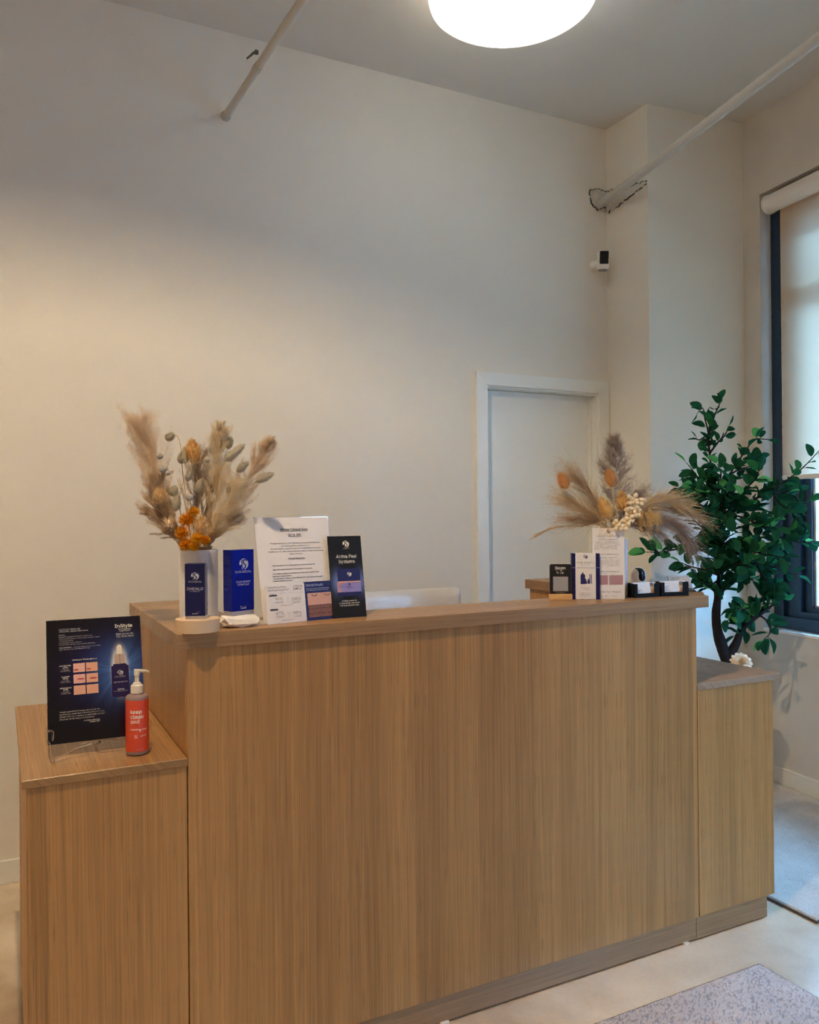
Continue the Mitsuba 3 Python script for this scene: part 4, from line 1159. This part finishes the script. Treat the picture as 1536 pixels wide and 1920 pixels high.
star(B1, ML, L_(329, 982, -.05), 0.0210, 'star_cream', 'spiky_flower', 110, wid=0.0016)
for px, py, r, c_, dy in [(372, 962, .0150, 'straw_amber', -.040), (360, 977, .0205, 'straw_orange', -.045), (355, 1000, .0185, 'straw_orange', -.055), (382, 1010, .0180, 'straw_amber', -.058), (361, 1021, .0175, 'straw_orange', -.058), (395, 1014, .0140, 'straw_orange', -.055), (377, 1024, .0130, 'straw_amber', -.060)]:
    star(B1, ML, L_(px, py, dy), r * 1.05, c_, 'strawflower', 260, wid=0.0022, heart='straw_heart')
for px, py, r, dy in [(316, 883, .0085, -.04), (396, 866, .0075, -.03), (325, 890, .0060, -.04), (366, 935, .0090, -.05), (306, 858, .0075, -.02)]:
    s_ = trimesh.creation.icosphere(2)
    s_.vertices = s_.vertices * r * (1 + 0.12 * np.sin(7 * np.arctan2(s_.vertices[:, 1:2], s_.vertices[:, :1]))) + L_(px, py, dy)
    part(B1, 'seed_pod', put(s_, ML), 'pod_grey', True)
ms = []
for _ in range(60):
    a = np.array(L_(rng.uniform(418, 450), rng.uniform(880, 930), rng.uniform(-.05, -.02)))
    s_ = trimesh.creation.icosphere(1); s_.vertices = s_.vertices * rng.uniform(.0008, .0018) + a
    ms.append(s_)
part(B1, 'seed_spray', put(trimesh.util.concatenate(ms), ML), 'bract_cream')
labels[B1 + '__seed_spray'] = {'kind': 'stuff'}
lab(B1, 'upright bouquet of dried pampas, bunny tails and orange strawflowers in the left vase', 'dried flowers')

# --- right bouquet: open drooping plumes, teasels, white berries
MR = bq(1.362, 0.131, HT + 0.183)
K2 = 0.00170
B2 = 'dried_bouquet_001'


def R_(px, py, dy=0.0):
    return ((px - 1149) * K2, dy, (1008 - py) * K2)


r1 = (0.0, 0.0, -0.14)
part(B2, 'pampas_plume', wisps(MR, [r1, R_(1140, 985), R_(1110, 925, -.02), R_(1080, 890, -.02)], 520, 0.105, 0.34, 0.0010, 0.10, 0.30, (-0.3, 0, 0.1)), 'plume_tan')
part(B2, 'pampas_plume', wisps(MR, [r1, R_(1138, 988), R_(1100, 955, -.03), R_(1070, 935, -.03)], 520, 0.100, 0.34, 0.0010, 0.10, 0.30, (-0.35, 0, 0.0)), 'plume_straw')
part(B2, 'pampas_plume', wisps(MR, [r1, R_(1138, 990), R_(1108, 975, -.02), R_(1075, 968, -.02)], 300, 0.085, 0.30, 0.0010, 0.12, 0.32, (-0.2, 0, -0.05)), 'plume_tan')
part(B2, 'pampas_plume', wisps(MR, [r1, R_(1136, 988, .02), R_(1090, 984, .02), R_(1050, 984, .02), R_(1025, 992, .02), R_(1010, 1000, .02)], 90, 0.030, 0.16, 0.0010, 0.08, 0.50, (-0.3, 0, -0.1)), 'plume_straw')
part(B2, 'pampas_plume', plume(MR, [r1, R_(1155, 985, .03), R_(1163, 925, .04), R_(1164, 870, .04), R_(1161, 816, .04)], [0, 0.0, .058, .054, .030, .004], 130, 34, 0.026, 38, 0.0010, 0.5, droop=2.0), 'plume_mauve')
part(B2, 'pampas_plume', wisps(MR, [r1, R_(1165, 985, .03), R_(1185, 945, .04), R_(1205, 925, .04)], 320, 0.075, 0.42, 0.0010, 0.12, 0.32, (0.15, 0, 0.1)), 'plume_mauve')
part(B2, 'pampas_plume', wisps(MR, [r1, R_(1168, 985), R_(1205, 950), R_(1240, 935), R_(1270, 945)], 700, 0.105, 0.30, 0.0010, 0.20, 0.28, (0.3, 0, 0.1)), 'plume_straw')
part(B2, 'pampas_plume', wisps(MR, [r1, R_(1170, 990, -.02), R_(1215, 968, -.03), R_(1255, 975, -.03), R_(1285, 1010, -.03)], 780, 0.105, 0.28, 0.0010, 0.40, 0.28, (0.2, 0, -0.15)), 'plume_mauve')
part(B2, 'pampas_plume', wisps(MR, [r1, R_(1170, 988, .01), R_(1220, 955, .02), R_(1270, 952, .02), R_(1310, 965, .02)], 380, 0.095, 0.26, 0.0010, 0.25, 0.32, (0.3, 0, -0.05)), 'plume_tan')
part(B2, 'pampas_plume', wisps(MR, [r1, R_(1165, 992, -.03), R_(1200, 985, -.05), R_(1225, 995, -.05)], 240, 0.065, 0.34, 0.0010, 0.3, 0.38, (0.2, 0, -0.1)), 'plume_mauve')
teasel(B2, MR, R_(1061, 915, -.05), R_(1047, 886, -.05), 0.0165, 'teasel_rust', 0)
teasel(B2, MR, R_(1142, 913, -.06), R_(1136, 880, -.06), 0.0150, 'teasel_rust', 0)
teasel(B2, MR, R_(1136, 970, -.08), R_(1117, 932, -.08), 0.0190, 'teasel_gold', 0)
teasel(B2, MR, R_(1163, 955, -.05), R_(1160, 920, -.05), 0.0165, 'teasel_gold', 0)
for pts in [[r1, R_(1144, 980, -.05), R_(1143, 940, -.06), R_(1142, 913, -.06)], [r1, R_(1130, 985, -.04), R_(1095, 940, -.05), R_(1061, 915, -.05)], [r1, R_(1140, 990, -.06), R_(1136, 970, -.08)], [r1, R_(1160, 990, -.03), R_(1163, 955, -.05)], [R_(1146, 906, -.08), R_(1150, 914, -.08), R_(1158, 908, -.08), R_(1159, 901, -.08)]]:
    part(B2, 'stem', put(tube(spline(pts, 16), 0.0018 if len(pts) == 4 and pts[1][1] == -.05 else 0.0012, 6), MR), 'stem_tan', True)
berries = []
for (x0, x1, y0, y1, n, dy) in [(1169, 1200, 926, 943, 20, -.06), (1164, 1189, 948, 964, 18, -.075), (1141, 1169, 973, 989, 20, -.085), (1160, 1176, 962, 974, 6, -.08)]:
    for _ in range(n):
        for _t in range(30):
            c = np.array(R_(rng.uniform(x0, x1), rng.uniform(y0, y1), dy + rng.uniform(-.012, .012)))
            if all(np.linalg.norm(c - o) > 0.0095 for o in berries):
                break
        berries.append(c)
bm = trimesh.creation.icosphere(2); bm.vertices *= [0.0068, 0.0068, 0.0062]
bd = mikit.ply(bm, 'berry_cream', True)
for c in berries:
    w_ = (MR @ np.r_[c, 1])[:3]
    i = cnt.get((B2, 'berry'), 0); cnt[(B2, 'berry')] = i + 1
    scene[B2 + '__' + nm('berry', i)] = {**bd, 'to_world': T().translate(w_.tolist()).rotate([1, 0.3, 0], float(rng.uniform(0, 180)))}
ms = []
for j in range(26):
    x = rng.uniform(1186, 1226)
    top = R_(x, 952 + abs(x - 1203) * .25 + rng.uniform(0, 8), -.075 + rng.uniform(-.02, .02))
    bot = R_(x + rng.uniform(-4, 8), 984 + rng.uniform(-10, 14), -.08 + rng.uniform(-.02, .02))
    pts = spline([top, ((top[0] + bot[0]) / 2 + rng.normal(0, .003), top[1], (top[2] + bot[2]) / 2), bot], 16)
    ms.append(tube(pts[::3], 0.0005, 4))
    for p in pts:
        for _ in range(2):
            s_ = trimesh.creation.icosphere(0); s_.vertices = s_.vertices * [.0013, .0013, .0019] + p + rng.normal(0, .0022, 3); ms.append(s_)
part(B2, 'seed_spray', put(trimesh.util.concatenate(ms), MR), 'seed_gold')
labels[B2 + '__seed_spray'] = {'kind': 'stuff'}
ms = []
for j in range(90):
    s_ = trimesh.creation.icosphere(0)
    s_.vertices = s_.vertices * .0018 + np.array(R_(rng.uniform(1112, 1140), rng.uniform(975, 1004), -.075 + rng.uniform(-.02, .02)))
    ms.append(s_)
part(B2, 'seed_spray', put(trimesh.util.concatenate(ms), MR), 'star_cream')
labels[B2 + '__seed_spray_001'] = {'kind': 'stuff'}
lab(B2, 'wide loose bouquet of dried plumes, teasels and white berries in the right vase', 'dried flowers')

# ------------------------------------------------------------------ the artificial tree in the corner
BR = [[(2.573,0.763,0.623),(2.572,0.764,0.662),(2.546,0.777,0.754),(2.530,0.785,0.822),(2.526,0.787,0.895),(2.533,0.783,0.968),(2.543,0.779,1.053),(2.548,0.776,1.137),(2.540,0.780,1.259),(2.528,0.786,1.380),(2.516,0.792,1.501)],
[(2.574,0.763,0.696),(2.600,0.743,0.755),(2.615,0.729,0.811),(2.639,0.710,0.853),(2.675,0.685,0.884),(2.722,0.655,0.926)],
[(2.516,0.792,1.501),(2.506,0.797,1.623),(2.501,0.800,1.720),(2.488,0.806,1.781),(2.480,0.810,1.829),(2.458,0.821,1.805)],
[(2.506,0.797,1.623),(2.507,0.815,1.697),(2.491,0.842,1.687),(2.487,0.863,1.696)],
[(2.503,0.799,1.708),(2.533,0.798,1.782),(2.562,0.799,1.832),(2.588,0.801,1.870)],
[(2.506,0.797,1.623),(2.523,0.766,1.669),(2.538,0.736,1.703),(2.535,0.715,1.737)],
[(2.528,0.786,1.429),(2.596,0.766,1.526),(2.665,0.745,1.623),(2.720,0.731,1.685),(2.787,0.711,1.688)],
[(2.586,0.757,1.525),(2.656,0.759,1.551),(2.721,0.764,1.564),(2.782,0.770,1.591)],
[(2.534,0.783,1.307),(2.646,0.716,1.391),(2.746,0.654,1.462),(2.824,0.604,1.521),(2.869,0.570,1.573),(2.906,0.540,1.627)],
[(2.528,0.786,1.380),(2.505,0.816,1.466),(2.475,0.850,1.528),(2.450,0.881,1.583)],
[(2.534,0.783,1.295),(2.461,0.797,1.380),(2.390,0.811,1.429),(2.339,0.814,1.465)],
[(2.540,0.780,1.234),(2.496,0.832,1.283),(2.460,0.880,1.344),(2.443,0.918,1.402)],
[(2.543,0.778,1.137),(2.476,0.840,1.186),(2.407,0.902,1.185),(2.360,0.955,1.172),(2.315,1.005,1.172)],
[(2.545,0.777,1.065),(2.478,0.811,1.094),(2.424,0.838,1.109),(2.387,0.857,1.127)],
[(2.540,0.780,1.259),(2.653,0.723,1.294),(2.762,0.668,1.341),(2.849,0.625,1.377),(2.918,0.590,1.400)],
[(2.544,0.778,1.186),(2.636,0.709,1.222),(2.727,0.641,1.246),(2.795,0.584,1.222),(2.837,0.541,1.215)],
[(2.545,0.777,1.113),(2.630,0.720,1.125),(2.717,0.663,1.113),(2.781,0.617,1.084),(2.813,0.587,1.070)],
[(2.534,0.783,1.331),(2.580,0.732,1.403),(2.614,0.687,1.462),(2.625,0.653,1.497),(2.626,0.625,1.543)],
[(2.528,0.786,1.404),(2.520,0.753,1.488),(2.498,0.726,1.534),(2.458,0.709,1.568)],
[(2.540,0.780,1.247),(2.598,0.795,1.319),(2.686,0.796,1.355),(2.796,0.785,1.366)],
[(2.543,0.778,1.113),(2.624,0.775,1.074),(2.716,0.766,1.046),(2.811,0.756,1.067)],
[(2.543,0.779,1.053),(2.486,0.788,1.018),(2.456,0.785,1.032),(2.418,0.785,1.057)],
[(2.535,0.782,0.980),(2.510,0.795,1.004),(2.488,0.806,1.024)],
[(2.531,0.785,0.919),(2.561,0.781,0.991),(2.606,0.769,1.026),(2.643,0.762,1.062)],
[(2.548,0.776,1.162),(2.568,0.710,1.188),(2.570,0.653,1.166),(2.581,0.591,1.180)],
[(2.536,0.782,1.283),(2.454,0.786,1.260),(2.385,0.783,1.238),(2.338,0.769,1.204)],
[(2.625,0.737,0.809),(2.601,0.731,0.860),(2.575,0.725,0.899),(2.540,0.724,0.877)],
[(2.695,0.702,0.881),(2.659,0.698,0.920),(2.606,0.702,0.918),(2.547,0.709,0.926)],
[(2.687,0.695,0.883),(2.707,0.700,0.929),(2.729,0.704,0.964),(2.771,0.697,1.007)],
[(2.722,0.655,0.926),(2.741,0.642,0.950),(2.753,0.632,0.957),(2.767,0.621,0.965)],
[(2.695,0.691,0.887),(2.712,0.667,0.860),(2.715,0.651,0.814),(2.676,0.656,0.780)],
[(2.687,0.695,0.883),(2.665,0.724,0.849),(2.657,0.747,0.830),(2.637,0.776,0.791)],
[(2.737,0.647,1.462),(2.722,0.621,1.413),(2.728,0.585,1.377),(2.765,0.533,1.317)],
[(2.637,0.709,1.391),(2.736,0.704,1.427),(2.846,0.693,1.439),(2.959,0.681,1.452)],
[(2.670,0.681,1.114),(2.699,0.677,1.065),(2.740,0.668,1.027),(2.785,0.657,1.002)],
[(2.543,0.778,1.113),(2.495,0.728,1.189),(2.464,0.669,1.239),(2.444,0.604,1.263)],
[(2.540,0.780,1.210),(2.471,0.747,1.260),(2.419,0.707,1.321),(2.358,0.670,1.356)],
[(2.536,0.782,1.356),(2.520,0.723,1.415),(2.498,0.667,1.461),(2.466,0.616,1.494)],
[(2.543,0.779,1.065),(2.524,0.713,1.112),(2.521,0.640,1.126),(2.498,0.577,1.114)],
[(2.543,0.779,1.053),(2.497,0.742,1.093),(2.438,0.712,1.144),(2.367,0.688,1.157)],
[(2.534,0.783,1.307),(2.572,0.697,1.336),(2.607,0.612,1.295),(2.619,0.539,1.284)],
[(2.548,0.776,1.137),(2.597,0.676,1.176),(2.626,0.587,1.167),(2.632,0.510,1.158)],
[(2.531,0.785,1.416),(2.461,0.775,1.416),(2.398,0.762,1.440),(2.347,0.743,1.462)],
]
mat('bark', mikit.proc(lambda p, n, uv: mix(C(20, 17, 20), C(44, 40, 44), fbm(p.x * 40, p.y * 40, p.z * 14))), 0.85, spec=0.2)
TR = 'faux_tree'
rad = {0: (0.030, 0.009), 1: (0.020, 0.007)}
for i, br in enumerate(BR):
    n = 34 if i == 0 else 16
    pts = spline(br, n)
    a, b = rad.get(i, (0.0050, 0.0016))
    rr_ = np.linspace(a, b, n)
    if i == 0:
        pts = pts + 0.004 * (meshkit.noise(np.c_[pts[:, 2] * 14, pts[:, 2] * 0, pts[:, 2] * 0], 2) - 0.5)[:, None] * [1, 1, 0]
        rr_ = np.interp(np.linspace(0, 1, n), [0, .12, .3, .6, 1], [.034, .026, .022, .014, .006]) * (1 + 0.22 * (meshkit.noise(np.c_[pts[:, 2] * 22, pts[:, 2] * 0 + 3, pts[:, 2] * 0], 4) - 0.5))
        add(TR + '__trunk', tube(pts, rr_, 14), 'bark', True)
    else:
        if i == 1:
            rr_ = np.interp(np.linspace(0, 1, n), [0, .4, 1], [.024, .014, .006])
        part(TR, 'branch', tube(pts, rr_, 10 if i == 1 else 6), 'bark', True)


def leaf_mesh(wid, cup, curl):
    nu, nv = 8, 5
    v, f = [], []
    for i in range(nu):
        t = i / (nu - 1)
        hw = wid * 0.5 * math.sin(math.pi * min(1, t * 0.97 + 0.015) ** 0.95) ** 0.58
        for j in range(nv):
            s = (j / (nv - 1) - 0.5) * 2
            v.append((s * hw, t, cup * (s * hw) ** 2 * 3.0 + abs(s) * 0.02 - curl * t * t + (0.012 if j == 2 else 0)))
    for i in range(nu - 1):
        for j in range(nv - 1):
            a = i * nv + j
            f += [[a, a + 1, a + nv + 1], [a, a + nv + 1, a + nv]]
    st = tube([(0, -0.20, -0.02), (0, -0.08, 0.0), (0, 0.02, 0.0)], [0.018, 0.014, 0.012], 4)
    return trimesh.util.concatenate([trimesh.Trimesh(v, f, process=False), st])


for k_, col, tr in (('leaf_dark', (34, 86, 62), 0.30), ('leaf_mid', (48, 116, 72), 0.55), ('leaf_fresh', (104, 190, 112), 1.0)):
    scene[k_] = {'type': 'principledthin', 'base_color': {'type': 'rgb', 'value': C(*col)}, 'roughness': 0.32, 'diff_trans': tr, 'spec_trans': 0.0, 'eta': 1.7}
LM = [leaf_mesh(0.66, 0.5, 0.10), leaf_mesh(0.60, 0.35, 0.02), leaf_mesh(0.72, 0.3, 0.16)]
LV = [mikit.ply(leaf_mesh(w, c, u), b, True) for w, c, u, b in ((0.72, 0.5, 0.10, 'leaf_dark'), (0.64, 0.35, 0.02, 'leaf_dark'), (0.78, 0.3, 0.16, 'leaf_dark'), (0.68, 0.45, 0.08, 'leaf_mid'), (0.76, 0.25, 0.05, 'leaf_mid'), (0.68, 0.4, 0.05, 'leaf_fresh'))]
spots = []
lr = np.random.default_rng(5)
for i, br in enumerate(BR):
    pts = spline(br, 60)
    seg = np.r_[0, np.cumsum(np.linalg.norm(np.diff(pts, axis=0), axis=1))]
    tot = seg[-1]
    s0 = 0.42 * tot if i == 0 else (0.55 * tot if i == 1 else max(0.18 * tot, 0.03))
    top = br[-1][2] > 1.60
    s, k = s0, 0
    while s < tot + 0.012:
        p = np.array([np.interp(min(s, tot), seg, pts[:, c]) for c in range(3)])
        j = min(int(np.searchsorted(seg, min(s, tot))), 58)
        d = unit(pts[j + 1] - pts[max(j - 1, 0)])
        for rep in range(1 if s > tot - 0.01 else (2 if lr.uniform() < (0.30 if top else 0.62) else 1)):
            az = k * 2.4 + rep * 3.1 + lr.uniform(-0.5, 0.5)
            e1 = unit(np.cross(d, [0.2, 0.1, 1.0])); e2 = np.cross(d, e1)
            out = math.cos(az) * e1 + math.sin(az) * e2
            ld = unit(d * lr.uniform(0.35, 0.9) + out + np.array([0, 0, 0.12]))
            if s > tot - 0.01:
                ld = unit(d + 0.25 * out)
            spots.append((p, ld, out, lr.uniform(0.052, 0.076) * (0.78 if top else 1.0) * (0.9 if s > tot - 0.02 else 1.0), s / tot))
            k += 1
        s += lr.uniform(0.024, 0.036) if top else lr.uniform(0.015, 0.024)
lr.shuffle(spots)
rest = []
for i, (p, ld, out, sz, t) in enumerate(spots):
    y = ld
    z = unit(np.array([0.15, -0.35, 0.9]) + 0.55 * lr.normal(size=3))
    x = unit(np.cross(y, z)); z = np.cross(x, y)
    A = np.eye(4); A[:3, 0], A[:3, 1], A[:3, 2], A[:3, 3] = x * sz, y * sz, z * sz, p + y * sz * 0.2
    u = lr.uniform()
    v = 5 if (u < 0.10 or (t > 0.93 and u < 0.35)) else (3 + int(lr.integers(2)) if u < 0.45 else int(lr.integers(3)))
    if i < 300:
        scene[TR + '__' + nm('leaf', i)] = {**LV[v], 'to_world': T(A)}
    else:
        rest.append(put(LM[v % 3], A))
if rest:
    add(TR + '__foliage', rest, 'leaf_dark', True)
    labels[TR + '__foliage'] = {'kind': 'stuff'}
print('leaves', len(spots))
PX, PY = 2.573, 0.760
add(TR + '__pot', lathe([(0.0001, 0), (0.085, 0), (0.090, 0.004), (0.112, 0.60), (0.112, 0.61), (0.104, 0.61), (0.102, 0.585), (0.0001, 0.585)], 40, (PX, PY, 0.0130)), 'white_satin', 35)
mat('moss', C(70, 62, 46), 0.95)
sm = lathe([(0.0001, 0.606), (0.05, 0.604), (0.103, 0.595)], 40, (PX, PY, 0.0130))
add(TR + '__moss', sm, 'moss', True)
lab(TR, 'leafy artificial ficus tree with a dark forked trunk in the corner by the window', 'tree')

# the cream wooden rose beside the trunk
def rose(c, r):
    ms = []
    for ring in range(6):
        n = 3 + ring * 2
        R0 = r * (0.10 + 0.15 * ring)
        for i in range(n):
            a0 = i * 2 * math.pi / n + ring * 0.7
            half = math.pi / n * 1.35
            v, f = [], []
            for ii in range(6):
                t = ii / 5
                for jj in range(7):
                    s = jj / 6 * 2 - 1
                    edge = math.sqrt(max(0, 1 - (s * 0.93) ** 2))
                    h = t * (0.35 + 0.65 * edge)
                    rad_ = R0 * (0.55 + 0.60 * h ** 1.6) + 0.05 * r * s + (0.10 * r * h ** 4) * (ring > 1)
                    a = a0 + s * half * (0.5 + 0.5 * t)
                    z = r * (0.82 - 0.12 * ring) * h + r * (0.03 * ring - 0.35) - r * 0.22 * (ring / 5) * h ** 3
                    v.append((rad_ * math.cos(a), rad_ * math.sin(a), z))
            for ii in range(5):
                for jj in range(6):
                    a = ii * 7 + jj
                    f += [[a, a + 1, a + 8], [a, a + 8, a + 7]]
            ms.append(trimesh.Trimesh(v, f, process=False))
    m = trimesh.util.concatenate(ms)
    m.apply_transform(trimesh.geometry.align_vectors([0, 0, 1], unit(np.array([-0.42, -0.72, 0.52]))))
    m.apply_translation(c)
    return m


mat('rose_cream', C(232, 212, 186), 0.8, two=True, spec=0.2)
add('wooden_rose__petals', rose((2.487, 0.612, 0.704), 0.046), 'rose_cream', True)
add('wooden_rose__stem', tube(spline([(2.560, 0.720, 0.600), (2.530, 0.670, 0.640), (2.495, 0.625, 0.690)], 12), 0.0025, 6), 'stem_tan', True)
lab('wooden_rose', 'cream rose at the foot of the tree, behind the right cabinet', 'flower')
